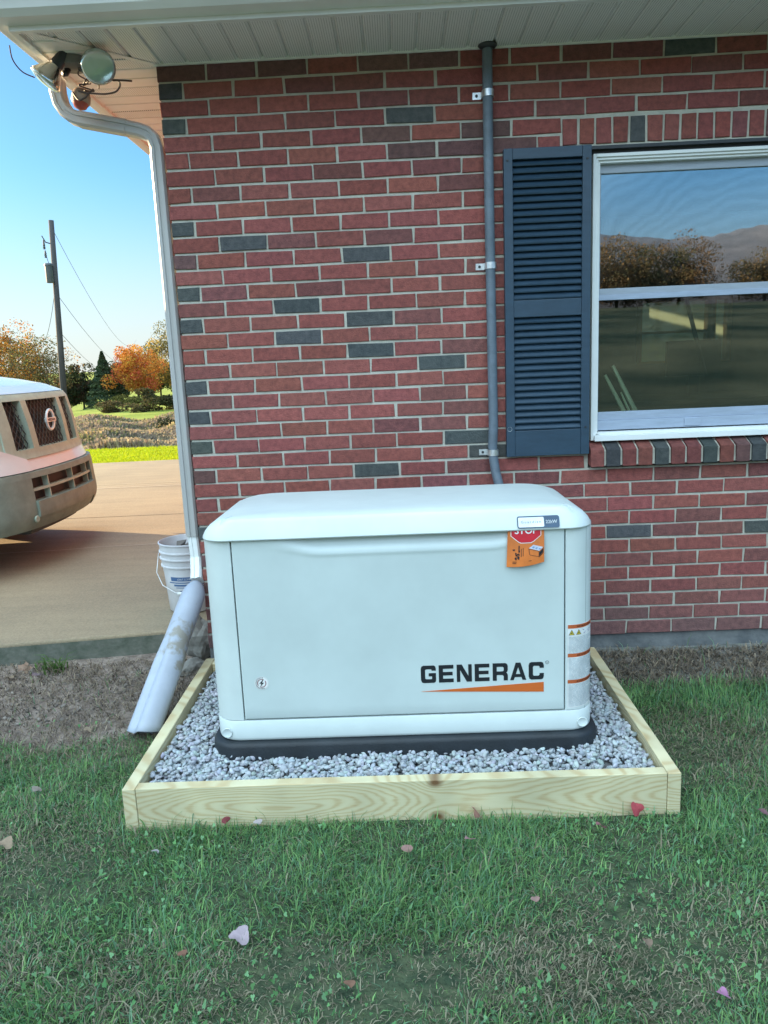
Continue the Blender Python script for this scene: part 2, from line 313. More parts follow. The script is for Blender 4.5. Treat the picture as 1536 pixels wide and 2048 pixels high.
def ramp(src, p0, c0, p1, c1):
    a = mk('ShaderNodeValToRGB'); a.color_ramp.elements[0].position = p0; a.color_ramp.elements[1].position = p1; a.color_ramp.elements[0].color = (*c0, 1); a.color_ramp.elements[1].color = (*c1, 1); L.new(src, a.inputs[0]); return a.outputs[0]
def mixc(f, a, b2):
    m_ = mk('ShaderNodeMix', data_type='RGBA')
    for i, v in ((0, f), (6, a), (7, b2)):
        L.new(v, m_.inputs[i]) if not isinstance(v, (float, int)) else setattr(m_.inputs[i], 'default_value', v)
    return m_.outputs[2]
def mth(op, a, c, d=None, clamp=False):
    n = mk('ShaderNodeMath', operation=op, use_clamp=clamp)
    for i, v in enumerate((a, c, d)):
        if v is None: continue
        if isinstance(v, (int, float)): n.inputs[i].default_value = v
        else: L.new(v, n.inputs[i])
    return n.outputs[0]
near = ramp(noise_(22, 9), .35, (.040, .060, .035), .7, (.10, .12, .065))           # thatch and soil under the blades
far = ramp(noise_(.25, 8), .3, (.17, .22, .04), .7, (.30, .33, .07))                   # mown field
soil = ramp(noise_(14, 9), .3, (.15, .118, .098), .72, (.38, .31, .26))
b1 = mth('MULTIPLY', mth('SUBTRACT', sx.outputs[1], 6.), .3, clamp=True)
b0 = mth('MULTIPLY', mth('SUBTRACT', -6., sx.outputs[1]), .3, clamp=True)
soilmask = mth('MULTIPLY_ADD', mth('ADD', sx.outputs[1], mth('MULTIPLY', noise_(3), .35)), 6., 1.2, clamp=True)
leftm = mth('MULTIPLY_ADD', sx.outputs[0], -7., .2, clamp=True)
soil2 = mth('MULTIPLY', mth('MULTIPLY_ADD', mth('ADD', sx.outputs[1], mth('MULTIPLY', noise_(3), .35)), 6., 4.2, clamp=True), leftm)
soilr = ramp(noise_(18, 10), .3, (.10, .10, .09), .72, (.30, .30, .27)); rm_ = mth('MULTIPLY', sx.outputs[0], 5., clamp=True); soil = mixc(rm_, soil, soilr); cc = mixc(mth('MAXIMUM', soilmask, soil2), near, soil); cc = mixc(b1, cc, far); cc = mixc(b0, cc, ramp(noise_(.22, 10), .35, (.035, .055, .04), .65, (.15, .15, .10))); L.new(cc, b.inputs['Base Color'])
bp = mk('ShaderNodeBump'); bp.inputs['Strength'].default_value = 1; bp.inputs['Distance'].default_value = .02; L.new(noise_(45, 8), bp.inputs['Height']); L.new(bp.outputs[0], b.inputs['Normal'])
ax = lambda a, bb, fine: sorted(set([round(v, 3) for v in list(np.arange(-3, 3.01, fine)) + [s*3*1.28**k for k in range(1, 24) for s in (-1, 1)]]))
xs = ax(0, 0, .1); ys = ax(0, 0, .1); ys = sorted(set(ys + [10.4, 10.8, 11.2, 11.8, 13., 15., 18.] + list(np.arange(20, 140, 4.))))
V = [(x, y, gz(x, y) + (.012*mnoise.noise((x*3, y*3, 0)) if abs(x) < 3 and abs(y) < 3 else .15*mnoise.noise((x*.08, y*.08, 3)) if y > 20 else 0)) for y in ys for x in xs]; W_ = len(xs)
g = MB(); g.add(V, [(j*W_+i, j*W_+i+1, (j+1)*W_+i+1, (j+1)*W_+i) for j in range(len(ys)-1) for i in range(W_-1)])
tag(g.build('ground', gm, smooth=True, fix=False), kind='structure')

# driveway slabs
def slab_front(x): return .13 + .15*(x+1.05)
dw = MB(); T = -.06
def slabp(xa, xb, ya, yb, za=-.06, zb=-.06):
    dw.add([(xa, ya(xa), za), (xb, ya(xb), za), (xb, yb(xb), zb), (xa, yb(xa), zb), (xa, ya(xa), za-.16), (xb, ya(xb), za-.16), (xb, yb(xb), zb-.16), (xa, yb(xa), zb-.16)],
           [(0, 1, 2, 3), (4, 7, 6, 5), (0, 4, 5, 1), (1, 5, 6, 2), (2, 6, 7, 3), (3, 7, 4, 0)])
l1 = lambda x: 3.42 + .03*x; l2 = lambda x: 5.45 + .03*x; l3 = lambda x: 7.75 + .05*(x+3)
for xa, xb in ((-14, -9.01), (-9, -4.01), (-4, -.012)):
    slabp(xa, xb, slab_front, lambda x: l1(x)-.006); slabp(xa, xb, lambda x: l1(x)+.006, lambda x: l2(x)-.006, -.06, -.063); slabp(xa, xb, lambda x: l2(x)+.006, l3, -.063, -.07)
ck = MB(); cp_ = [(-3.2+.12*i, 1.93+.10*i*.12*1.2+.03*mnoise.noise((i*.35, 4, 0)), -.0585) for i in range(26)]
for p_, q_ in zip(cp_, cp_[1:]): ck.add([(p_[0], p_[1]-.006, p_[2]), (q_[0], q_[1]-.006, q_[2]), (q_[0], q_[1]+.006, q_[2]), (p_[0], p_[1]+.006, p_[2])], [(0, 1, 2, 3)])
ck.add([(-6, 5.0, -.0585), (-.1, 5.18, -.0585), (-.1, 5.20, -.0585), (-6, 5.025, -.0585)], [(0, 1, 2, 3)])
tag(ck.build('driveway_pale_lines', mat('pale_line', (.52, .42, .32), .8, .1, 20)), kind='structure')  # thin pale lines laid across the slabs
dm, N, L, b = node_mat('driveway_surface'); b.inputs['Roughness'].default_value = .78; b.inputs['Specular IOR Level'].default_value = .35
tc = mk('ShaderNodeTexCoord'); c1 = ramp(noise_(1.6, 10), .3, (.25, .195, .125), .7, (.35, .27, .165))
mp = mk('ShaderNodeMapping'); mp.inputs['Scale'].default_value = (.6, 5, 1); L.new(tc.outputs['Object'], mp.inputs[0]); a = mk('ShaderNodeTexNoise'); a.inputs['Scale'].default_value = 2; a.inputs['Detail'].default_value = 8; L.new(mp.outputs[0], a.inputs[0])
c2 = ramp(a.outputs[0], .35, (.23, .18, .115), .65, (.38, .295, .185)); c1 = mixc(.3, c1, c2); c3 = mixc(ramp(noise_(130, 3), .35, (.05, .05, .05), .7, (.4, .4, .4)), c1, ramp(noise_(90, 4), .4, (.16, .13, .10), .6, (.42, .34, .24))); L.new(c3, b.inputs['Base Color'])
bp = mk('ShaderNodeBump'); bp.inputs['Strength'].default_value = .5; bp.inputs['Distance'].default_value = .004; L.new(noise_(120, 6), bp.inputs['Height']); L.new(bp.outputs[0], b.inputs['Normal'])
tag(dw.build('driveway', dm, bevel=.01), kind='structure')
se_ = MB(); moss = mat('mossy_slab_edge', (.17, .17, .14), .95, .2, 14, .9, 60, col2=(.07, .085, .06), det=9)
se_.add([p for x in np.arange(-14, -.01, .1) for p in ((x, slab_front(x)-.003-.004*abs(mnoise.noise((x*6, 0, 0))), -.076), (x, slab_front(x)-.005-.010*abs(mnoise.noise((x*4, 2, 0))), -.235))], [(2*i, 2*i+2, 2*i+3, 2*i+1) for i in range(139)])
tag(se_.build('driveway_edge', moss, smooth=True), kind='structure')

# ================= HOUSE =================
HX1, HY1 = 7.0, 9.0
house = thing('brick_house', 'red brick house with white eaves, dark shutter and large window', 'house')
zj = lambda k: (36-k)*.065024 + .046236e-3*k*(k-36)   # measured bed joints
zj_ = lambda k: zj(k) if k >= 0 else zj(0)+.0665*(-k)
ZS = 2.407
BD = .012                                                # mortar sits this far behind the brick faces
WX0, WX1, WZ0, WZ1 = 1.75, 2.98, .828, 2.022             # window opening
wall = MB(); seen_b = 0
DARK = {(0, 4, 0), }
def dark_at(x, k):
    for (dx, dk, v) in DK:
        if dk == k and abs(dx-x) < .09: return v
    return None
def course_of(z):
    for k in range(38):
        if z > zj_(k): return k
    return 37
dkpix = [(1.87, 2.185, 0), (2.17, 2.37, 0), (.98, 2.17, 0)]
DK = []
# measured positions (x, z) of the charcoal bricks; darker top-course ones at left paint in shadow
for (x, z, v) in ((1.91, 2.175, 0), (2.19, 2.39, 0), (.985, 2.165, 0), (.98, 2.015, 1), (.368, 1.74, 0), (.80, 1.62, 0), (.52, 1.43, 0), (.82, 1.38, 0), (.52, 1.31, 0), (.82, 1.25, 0), (1.11, 1.195, 0), (1.215, .865, 0), (1.33, .80, 0), (.80, .725, 0),
                  (1.19, 2.03, 1), (1.36, 2.02, 1), (1.0, 2.10, 1), (1.31, 2.11, 1), (1.9, .41, 0), (2.47, .41, 0), (.80, 2.38, 1), (.98, 2.38, 1), (1.1, 2.38, 1), (.3, 2.38, 1), (.1, 2.38, 1), (.5, 2.38, 1)):
    DK.append((x, course_of(z), v))
def bcol(v=None):
    t = random.random(); j = lambda s: random.uniform(1-s, 1+s)
    if v == 0: c = (.095, .100, .096)
    elif v == 1: c = (.18, .092, .085)
    elif t < .15: c = (.23, .088, .080)
    else: c = (.31, .100, .084)
    s = j(.14); return (c[0]*s*j(.05), c[1]*s*j(.055), c[2]*s*j(.07))
def brickbox(mb, x0, x1, z0, z1, y0, y1, col):
    j = lambda: random.uniform(-.0021, .0021); y = y0 + random.uniform(-.0015, .002); c = .0022
    p = [(x0+j(), z0+j()), (x1+j(), z0+j()), (x1+j(), z1+j()), (x0+j(), z1+j())]; q = [(p[0][0]+c, p[0][1]+c), (p[1][0]-c, p[1][1]+c), (p[2][0]-c, p[2][1]-c), (p[3][0]+c, p[3][1]-c)]
    vs = [(a, y, b_) for a, b_ in q] + [(a, y+c, b_) for a, b_ in p] + [(a, y1, b_) for a, b_ in p]
    mb.add(vs, [(0, 1, 2, 3)] + [(i, 4+i, 4+(i+1) % 4, (i+1) % 4) for i in range(4)] + [(4+i, 8+i, 8+(i+1) % 4, 4+(i+1) % 4) for i in range(4)], 0, col)
MJ = .0098
for k in range(38):
    zt = ZS if k == 0 else zj(k-1) - MJ/2; zb = zj(k) + MJ/2
    if k == 37: zb = -.063
    x = 0.; first = True; n = 0
    while x < HX1:
        ln = (.1935 if k % 2 == 0 else .0925) if first else .1934
        x1 = x + ln + random.uniform(-.0015, .0015); xa, xb = x, x1; x = x1 + MJ + random.uniform(-.0012, .0012)
        if k > 28: x -= .0004
        hd = first and k % 2 == 1; first = False
        segs = [(xa, xb)]
        def cut(segs, a, b_):
            o = []
            for s0, s1 in segs:
                if s1 <= a or s0 >= b_: o.append((s0, s1)); continue
                if s0 < a-.02: o.append((s0, a-MJ))
                if s1 > b_+.02: o.append((b_+MJ, s1))
            return o
        mid = (zt+zb)/2
        if 2.010 < mid < 2.14: segs = cut(segs, 1.622, 3.11)
        elif WZ0-.06 < mid < 2.01: segs = cut(segs, WX0-.012, WX1+.012)
        if .70 < mid < WZ0-.03: segs = cut(segs, 1.737, 2.995)
        for s0, s1 in segs:
            d = dark_at((s0+s1)/2, k)
            if d is None and hd: d = 0 if random.random() < .45 else (1 if random.random() < .6 else None)
            col = bcol(d)
            if k > 33: e = (.25, .5, .7, .85)[min(3, k-34)]; e *= random.uniform(.5, 1); col = tuple(c*(1-e) + g_*e for c, g_ in zip(col, (.19, .115, .11)))   # splash line: paler bricks near the soil
            brickbox(wall, s0, s1, zb, zt, 0, .09, col)
# soldier row over the window, sloping rowlock sill under it
x = 1.626; i = 0
while x < 3.1:
    brickbox(wall, x, x+.0575, 2.032, 2.1285, -.001, .09, bcol(0 if i == 4 else (1 if i == 12 else None))); x += .0681; i += 1
wall_o = wall.build('wall', brick_m, house, fix=False); tag(wall_o, 'running bond red brick wall with a few charcoal bricks')
mo = MB()
def mface(x0, x1, z0, z1): mo.box(x0, x1, BD*.55, .08, z0, z1)
mface(.004, 1.738, -.062, ZS); mface(1.738, 2.994, -.062, .705); mface(1.738, 3.1, 2.024, ZS); mface(2.994, HX1, -.062, 2.024); mface(3.1, HX1, 2.024, ZS)
def side_bricks():
    s = MB()
    for k in range(38):
        zt = ZS if k == 0 else zj(k-1) - MJ/2; zb = zj(k) + MJ/2 if k < 37 else -.063; y = .0925+MJ+.0 if k % 2 == 0 else .1934+MJ
        if k % 2: pass
        while y < HY1:
            c = bcol(0 if random.random() < .05 else None); y1 = min(HY1, y+.1934)
            s.add([(0, y, zb), (0, y1, zb), (0, y1, zt), (0, y, zt), (.09, y, zb), (.09, y1, zb), (.09, y1, zt), (.09, y, zt)], [(0, 3, 2, 1), (0, 1, 5, 4), (3, 7, 6, 2), (0, 4, 7, 3), (1, 2, 6, 5)], 0, c); y = y1+MJ
    s.build('wall', brick_m, house, fix=False)
side_bricks(); mo.box(BD*.55+.004, .08, .081, HY1, -.062, ZS); mo.build('mortar', mortar_m, wall_o)
sill = MB(); x = 1.740; pat = [None, 0, None, None, 0, None, None, 0, None, 1, 0, None, None, 1, None, None, 0, None]
for i in range(18):
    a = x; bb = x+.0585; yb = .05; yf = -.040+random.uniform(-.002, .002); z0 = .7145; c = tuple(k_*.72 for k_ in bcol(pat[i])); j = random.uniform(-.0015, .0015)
    sill.prism([(yf, z0), (yb, z0+.012), (yb, .826), (yf+.004, .792+j), (yf, .788+j)], a+random.uniform(-.001, .001), bb, 0, 0, c); x += .0693
sill_o = sill.build('sill', [brick_m], house, bevel=.002); tag(sill_o, 'row of upright bricks forming the sloping sill')
sm = MB(); sm.prism([(-.031, .719), (.05, .728), (.05, .822), (-.027, .783)], 1.742, 2.985, 0); sm.build('mortar', mortar_m, sill_o)
fm = MB()
def fz(u, v): return (.0-.6*0 + u*HX1, .015 - .03*(1-v) - .02*abs(mnoise.noise((u*25, v*3, 0)))*(1-v), -.063 - .35*(1-v))
fm.grid(fz, 220, 6); fm.box(.01, HX1, .03, .2, -.45, -.064); fm.box(.02, .2, .2, HY1, -.45, -.064)
tag(fm.build('foundation', conc_m, house), 'stained grey concrete footing under the bricks')
lt = MB(); lt.prism([(.004, 2.0245), (.09, 2.0245), (.09, 2.018), (.004, 2.012)], 1.60, 3.12, 0); lt.box(1.752, 2.978, .03, .09, 1.995, 2.0175); lt.build('lintel', dkmetal_m, house)
# interior shell: back wall with its own window, side walls, floor, ceiling
IY = 4.0
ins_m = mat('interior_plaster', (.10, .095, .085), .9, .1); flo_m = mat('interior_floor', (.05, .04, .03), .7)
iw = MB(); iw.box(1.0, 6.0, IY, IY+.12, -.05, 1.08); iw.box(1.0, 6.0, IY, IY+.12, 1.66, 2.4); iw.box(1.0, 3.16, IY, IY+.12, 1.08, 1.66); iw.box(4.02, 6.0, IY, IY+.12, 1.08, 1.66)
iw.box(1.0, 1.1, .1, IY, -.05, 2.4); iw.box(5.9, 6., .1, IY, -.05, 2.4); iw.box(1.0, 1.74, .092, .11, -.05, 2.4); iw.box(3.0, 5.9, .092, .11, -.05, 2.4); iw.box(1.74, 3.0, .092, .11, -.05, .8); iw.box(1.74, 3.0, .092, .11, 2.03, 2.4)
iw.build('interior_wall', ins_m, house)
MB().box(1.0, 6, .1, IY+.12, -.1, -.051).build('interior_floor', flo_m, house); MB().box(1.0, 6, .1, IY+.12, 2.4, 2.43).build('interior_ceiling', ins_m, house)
# wall at the back of the house with the matching opening
bw = MB(); bw.box(.09, 3.6, HY1-.1, HY1, -.06, 2.4); bw.box(6.4, HX1, HY1-.1, HY1, -.06, 2.4); bw.box(3.6, 6.4, HY1-.1, HY1, -.06, .3)
bw.box(HX1-.1, HX1, .09, HY1-.1, -.06, 2.4)
bw.build('wall', brick_m, house)
# rear window seen through the room
rw = thing('x', '', ''); bpy.data.objects.remove(rw)
f = MB(); jm = mat('varnished_wood', (.55, .33, .15), .5, .1, 3, stretch=(6, 6, .6))
for (a, c) in ((3.16, 3.20), (3.80, 3.83), (3.845, 3.875), (3.98, 4.02)): f.box(a, c, IY-.03, IY+.06, 1.08, 1.66)
f.box(3.20, 3.80, IY-.02, IY+.05, 1.35, 1.372); f.box(3.20, 3.98, IY-.02, IY+.05, 1.08, 1.10); f.box(3.2, 3.98, IY-.02, IY+.05, 1.635, 1.66)
rwf = f.build('window', jm, house); rgm = glass('rear_glass', .03, (.42, .45, .42)); N = rgm.node_tree.nodes; L = rgm.node_tree.links; o_n = N['Material Output']; src = o_n.inputs[0].links[0].from_socket
tl = N.new('ShaderNodeBsdfTranslucent'); tl.inputs[0].default_value = (.95, .95, .86, 1); mx_ = N.new('ShaderNodeMixShader'); mx_.inputs[0].default_value = .5; L.new(src, mx_.inputs[1]); L.new(tl.outputs[0], mx_.inputs[2]); L.new(mx_.outputs[0], o_n.inputs[0])
MB().box(3.2, 3.98, IY+.06, IY+.064, 1.1, 1.64).build('pane', rgm, rwf)

# ---- soffit, fascia, gutter, roof ----
OV = .378
sf = MB(); sfm, N, L, b = node_mat('perforated_soffit'); b.inputs['Roughness'].default_value = .45; b.inputs['Base Color'].default_value = (.56, .54, .49, 1)
tc = mk('ShaderNodeTexCoord'); sx = mk('ShaderNodeSeparateXYZ'); L.new(tc.outputs['Object'], sx.inputs[0])
hx = mth('SUBTRACT', mth('FRACT', mth('MULTIPLY', sx.outputs[0], 110.), 0), .5); hy = mth('SUBTRACT', mth('FRACT', mth('MULTIPLY', sx.outputs[1], 110.), 0), .5)
dd = mth('ADD', mth('MULTIPLY', hx, hx), mth('MULTIPLY', hy, hy)); c = ramp(dd, .03, (.16, .155, .14), .06, (.80, .79, .75)); L.new(c, b.inputs['Base Color'])
# front soffit: planks run along y, V groove every 0.1 m; side soffit: planks along x
P = .1015; x = 0.
def plank_front(xa, xb, mi):
    ya = -OV
    def yw(xx): return 0. if xx >= 0 else -xx*(-1)     # mitre: y = x on the corner square
    vs = []
    for xx, z in ((xa, ZS+.010), (xa+.008, ZS), (xb-.010, ZS), (xb-.004, ZS+.006), (xb, ZS+.010)):
        ye = min(0.02, xx) if xx < 0 else .004
        vs += [(xx, ya, z), (xx, max(ye, ya), z)]
    sf.add(vs, [(2*i, 2*i+1, 2*i+3, 2*i+2) for i in range(4)], mi)
def plank_side(ya, yb, mi):
    vs = []
    for yy, z in ((ya, ZS+.010), (ya+.008, ZS), (yb-.010, ZS), (yb-.004, ZS+.006), (yb, ZS+.010)):
        xe = yy if yy < 0 else .004
        vs += [(-OV, yy, z), (max(xe, -OV), yy, z)]
    sf.add(vs, [(2*i, 2*i+1, 2*i+3, 2*i+2) for i in range(4)], mi)
i = 0; x = -OV
while x < HX1+.3: plank_front(x, x+P, 1 if i % 3 != 1 else 1); x += P; i += 1
i = 0; y = -OV
while y < HY1+.3: plank_side(y, y+P, 0 if y < 0 and False else (1 if i % 3 == 0 else 0)); y += P; i += 1
sf_o = sf.build('soffit', [vinyl_m, sfm], house, fix=False)
tr = MB(); d = .011
tr.add([(-OV, -OV, ZS-.002), (-OV+2*d, -OV, ZS-.002), (.003+d, -d+.003, ZS-.002), (.003-d, .003+d, ZS-.002)], [(0, 1, 2, 3)]); tr.add([(-OV, -OV, ZS+.012), (-OV+2*d, -OV, ZS+.012), (.003+d, -d+.003, ZS+.012), (.003-d, .003+d, ZS+.012)], [(0, 1, 2, 3)])
tr.box(.0, HX1, -.010, -.001, ZS-.006, ZS+.014); tr.box(-.012, -.001, .0, HY1, ZS-.006, ZS+.014); tr.build('soffit_trim', vinyl_m, sf_o)
fa = MB()
GX = HX1+.3; GY = HY1+.3
prof = [(0, ZS-.012), (-.022, ZS-.012), (-.022, ZS+.004), (-.075, ZS+.012), (-.096, ZS+.030), (-.102, ZS+.055), (-.118, ZS+.075), (-.118, ZS+.11), (0, ZS+.11)]
def ring(t): # profile at path parameter: 0 right end of front, 1 corner, 2 back end of side
    if t == 0: return [(GX, -OV+o, z) for o, z in prof]
    if t == 1: return [(-OV+o, -OV+o, z) for o, z in prof]
    return [(-OV+o, GY, z) for o, z in prof]
fa.loft([ring(0), ring(1), ring(2)]); fa.build('gutter', fascia_m, house, angle=25)
dl = MB(); dl.box(-.56, GX, -OV-.165, -OV-.112, ZS+.105, ZS+.125); dl.box(-.56, -.49, -OV-.112, GY, ZS+.105, ZS+.125); dl.build('drip_edge', mat('drip_edge_paint', (.62, .68, .74), .4), house)
rf = MB(); rm = mat('asphalt_shingle', (.09, .085, .08), .95, .25, 20, .8, 90)
rf.add([(-.55, -.55, ZS+.13), (GX, -.55, ZS+.13), (GX, 4.6, 4.2), (-.55, 4.6, 4.2), (-.55, GY, ZS+.13), (GX, GY, ZS+.13)], [(0, 1, 2, 3), (3, 2, 5, 4)]); rf.build('roof', rm, house)
gb = MB(); gb.add([(-.02, -.35, ZS+.11), (-.02, GY-.3, ZS+.11), (-.02, 4.6, 4.15)], [(0, 1, 2)]); gb.build('gable', vinyl_m, house)

# ---- main window ----
win = MB()
a, c, z0, z1 = WX0+.002, WX1-.002, WZ0-.004, 1.996
# outer white frame in three steps
for (o, y0, y1, wd) in ((0, .012, .09, .013), (.013, .020, .09, .010), (.023, .030, .09, .010)):
    for (xa, xb, za, zb) in ((a+o, a+o+wd, z0+o, z1-o), (c-o-wd, c-o, z0+o, z1-o), (a+o+wd, c-o-wd, z1-o-wd, z1-o)): win.box(xa, xb, y0, y1, za, zb)
win.box(a+.013, c-.013, -.004, .09, z0-.002, z0+.022); win.box(a+.033, c-.033, .014, .09, z0+.022, z0+.036)
wino = win.build('window', white_m, house, bevel=.0015); tag(wino, 'double hung window with white frame and two panes')
us = MB()
X0, X1 = a+.033, c-.033
us.box(X0, X1, .055, .085, 1.928, z1-.033); us.box(X0, X0+.010, .055, .085, 1.455, 1.928); us.box(X1-.010, X1, .055, .085, 1.455, 1.928); us.box(X0, X1, .050, .085, 1.440, 1.466)
uo = us.build('upper_sash', sash_m, wino, bevel=.001); 
MB().box(X0+.010, X1-.010, .068, .071, 1.466, 1.928).build('upper_pane', glass_m, wino)
ls = MB(); ls.box(X0, X1, .042, .07, 1.418, 1.4395); ls.box(X0, X0+.004, .042, .07, .94, 1.418); ls.box(X1-.004, X1, .042, .07, .94, 1.418)
ls.box(X0, X1, .046, .075, .908, .944); ls.box(X0, X1, .040, .075, .8655, .9075); ls.box(2.165, 2.235, .034, .0395, .872, .905)
ls.build('lower_sash', mat('lower_sash_vinyl', (.36, .42, .52), .4, .06, 12, stretch=(1, 1, 6)), wino, bevel=.001)
MB().box(X0+.004, X1-.004, .056, .059, .944, 1.418).build('lower_pane', glass2_m, wino)
# shutter
sh = MB(); SX0, SX1, SZ0, SZ1 = 1.380, 1.734, .773, 2.021; Y = -.035
sh.box(SX0, SX0+.036, Y, -.002, SZ0, SZ1); sh.box(1.698, SX1, Y, -.002, SZ0, SZ1)
for z_0, z_1 in ((SZ0, .884), (1.359, 1.428), (1.979, SZ1)): sh.box(SX0+.036, 1.698, Y+.003, -.002, z_0, z_1)
sh.box(SX0+.036, 1.698, -.010, -.004, .884, 1.979)
sho = sh.build('shutter', shut_m, house, bevel=.002); tag(sho, 'slate blue louvred shutter left of the window')
lv = MB()
for z_0, z_1, n in ((.884, 1.359, 17), (1.428, 1.979, 20)):
    p = (z_1-z_0)/n
    for i in range(n): z = z_0+i*p; lv.prism([(Y+.006, z+.003), (Y+.004, z+.008), (-.0105, z+p+.004 if i < n-1 else z+p-.001), (-.0105, z+.006)], SX0+.0365, 1.6975, 0)
lv.build('louvres', shut_m, sho)
sc_ = MB(); sc_.lathe([(0, -.004), (.008, -.003), (.010, 0)], (1.393, Y-.001, .893), (0, -1, 0)); sc_.build('screw', white_m, sho, smooth=True)
for (x, z) in ((1.395, 1.975), (1.717, 1.97), (1.717, .89)): sc2 = MB(); sc2.lathe([(0, .002), (.004, .002), (.005, 0)], (x, Y-.001, z), (0, -1, 0), 12); sc2.build('screw_head', dkmetal_m, sho)

# ---- downspout (part of the house) ----
def flat_path(mb, pts, w_, d_, mi=0, ref=(0, 1, 0)):
    pts = [Vector(p) for p in pts]; rings = []; n = len(pts)
    for i, p in enumerate(pts):
        t = (pts[min(i+1, n-1)]-pts[max(i-1, 0)]).normalized(); q = Vector(ref); q = (q-t*q.dot(t)).normalized(); s = t.cross(q)
        L_ = [(-.5, -.35), (-.35, -.5), (-.12, -.5), (-.1, -.42), (.1, -.42), (.12, -.5), (.35, -.5), (.5, -.35), (.5, .35), (.35, .5), (-.35, .5), (-.5, .35)]
        rings.append([p + s*a_*w_ + q*b_*d_ for a_, b_ in L_])
    mb.loft(rings, mi)
dsp = MB()
P3 = [(-.432, .060, 2.40), (-.432, .060, 2.345), (-.424, .060, 2.300), (-.405, .060, 2.268), (-.380, .060, 2.248), (-.345, .060, 2.235)]
flat_path(dsp, P3, .054, .070); dso = dsp.build('downspout', down_m, house, angle=35)
d2 = MB(); flat_path(d2, [(-.352, .060, 2.238), (-.16, .060, 2.196)], .058, .074); d2.build('pipe_run', down_m, dso, angle=35)
d3 = MB(); flat_path(d3, [(-.168, .060, 2.198), (-.11, .060, 2.183), (-.075, .060, 2.170), (-.052, .060, 2.148), (-.041, .060, 2.11), (-.041, .06, 2.07)], .054, .070); d3.build('elbow', down_m, dso, angle=35)
d4 = MB(); flat_path(d4, [(-.041, .060, 2.085), (-.041, .060, .46)], .057, .074); d4.build('pipe_run', down_m, dso, angle=35)
d5 = MB(); flat_path(d5, [(-.041, .060, .475), (-.036, .055, .40), (-.033, .05, .345)], .048, .06); flat_path(d5, [(-.033, .05, .352), (-.028, .02, .29), (-.025, -.005, .262)], .052, .064)
d5.build('lower_elbow', white_m, dso, angle=35)

# ---------------- conduit ----------------
cp = [(1.323, -.026, 2.42)] + [(1.3225+.002*math.sin(z*2.4), -.026, z) for z in np.arange(2.36, .86, -.05)] + [(1.319, -.026, .82), (1.322, -.028, .77), (1.330, -.036, .71), (1.345, -.055, .64), (1.36, -.09, .56), (1.36, -.16, .46), (1.35, -.24, .40), (1.33, -.35, .38)]
cond = thing('electrical_conduit', 'grey corrugated conduit pipe running down the brick wall beside the shutter', 'conduit', (1.323, -.026, 0))
# resample and corrugate
def resample(pts, step):
    pts = [Vector(p) for p in pts]; out = [pts[0]]; acc = 0
    for a_, b_2 in zip(pts, pts[1:]):
        l = (b_2-a_).length; t = step-acc
        while t <= l: out.append(a_.lerp(b_2, t/l)); t += step
        acc = l-(t-step)
    return out
rp_ = resample(cp, .0024); cm = MB(); cm.tube(rp_, [.0198 + (.0011 if i % 3 == 0 else 0.) for i in range(len(rp_))], 20, ref=(1, 0, 0)); cm.build('conduit_pipe', cond_m, cond, angle=60)
cm = MB(); cm.lathe([(.021, 0), (.036, 0), (.038, -.004), (.030, -.012), (.021, -.016)], (1.323, -.030, ZS), (0, 0, 1)); cm.build('collar', dkmetal_m, cond, smooth=True)
for z in (2.231, 1.573, .795):
    s = MB(); zz = z
    s.prism([(1.263, -.0015), (1.296, -.0015), (1.300, -.004), (1.3005, -.028)] + [(1.3225+.0232*math.cos(R(t)), -.027-.0232*math.sin(R(t))) for t in range(165, -20, -12)] + [(1.3445, 0), (1.3425, 0)] + [(1.3225+.0212*math.cos(R(t)), -.027-.0212*math.sin(R(t))) for t in range(-15, 170, 12)] + [(1.2985, -.028), (1.2985, -.004), (1.296, -.0001), (1.263, -.0001)], zz-.013, zz+.013, 2)
    st = s.build('pipe_strap', galv_m, cond)
    h = MB(); h.lathe([(0, .006), (.005, .006), (.006, .001)], (1.279, -.0015, zz), (0, -1, 0), 8); h.build('screw', dkmetal_m, st)

# ================= GENERATOR =================
GXc = .8955; gen = thing('standby_generator', 'cream metal standby generator with orange swoosh and bold black lettering on its door', 'generator', (GXc, -.67, -.075))
pad = MB(); pad.loft([rrect(.236, 1.553, -1.003, -.335, .095, 10, -.115), rrect(.241, 1.548, -.999, -.339, .092, 10, -.046), rrect(.244, 1.545, -.996, -.342, .090, 10, -.036), rrect(.251, 1.538, -.989, -.349, .086, 10, -.031), rrect(.262, 1.527, -.978, -.36, .082, 10, -.030)])
pad.build('base_pad', pad_m, gen, angle=45)
skirt = MB(); sk = lambda i, z: rrect(.260+i, 1.530-i, -.976+i, -.355-i, .082, 10, z)
skirt.loft([sk(.006, -.030), sk(.001, -.026), sk(0, -.018), sk(0, .040), sk(.0015, .0425), sk(.010, .0425)], capa=False); skirt.build('skirt', gen_m, gen, angle=50)
# housing: rounded shell with an opening for the door
def shell(z):
    p = rrect(.262, 1.528, -.974, -.36, .080, 10, z); return p
hs = MB(); Z0, Z1 = .0445, .668
prs = rrect(.262, 1.528, -.974, -.36, .080, 10); n = len(prs)
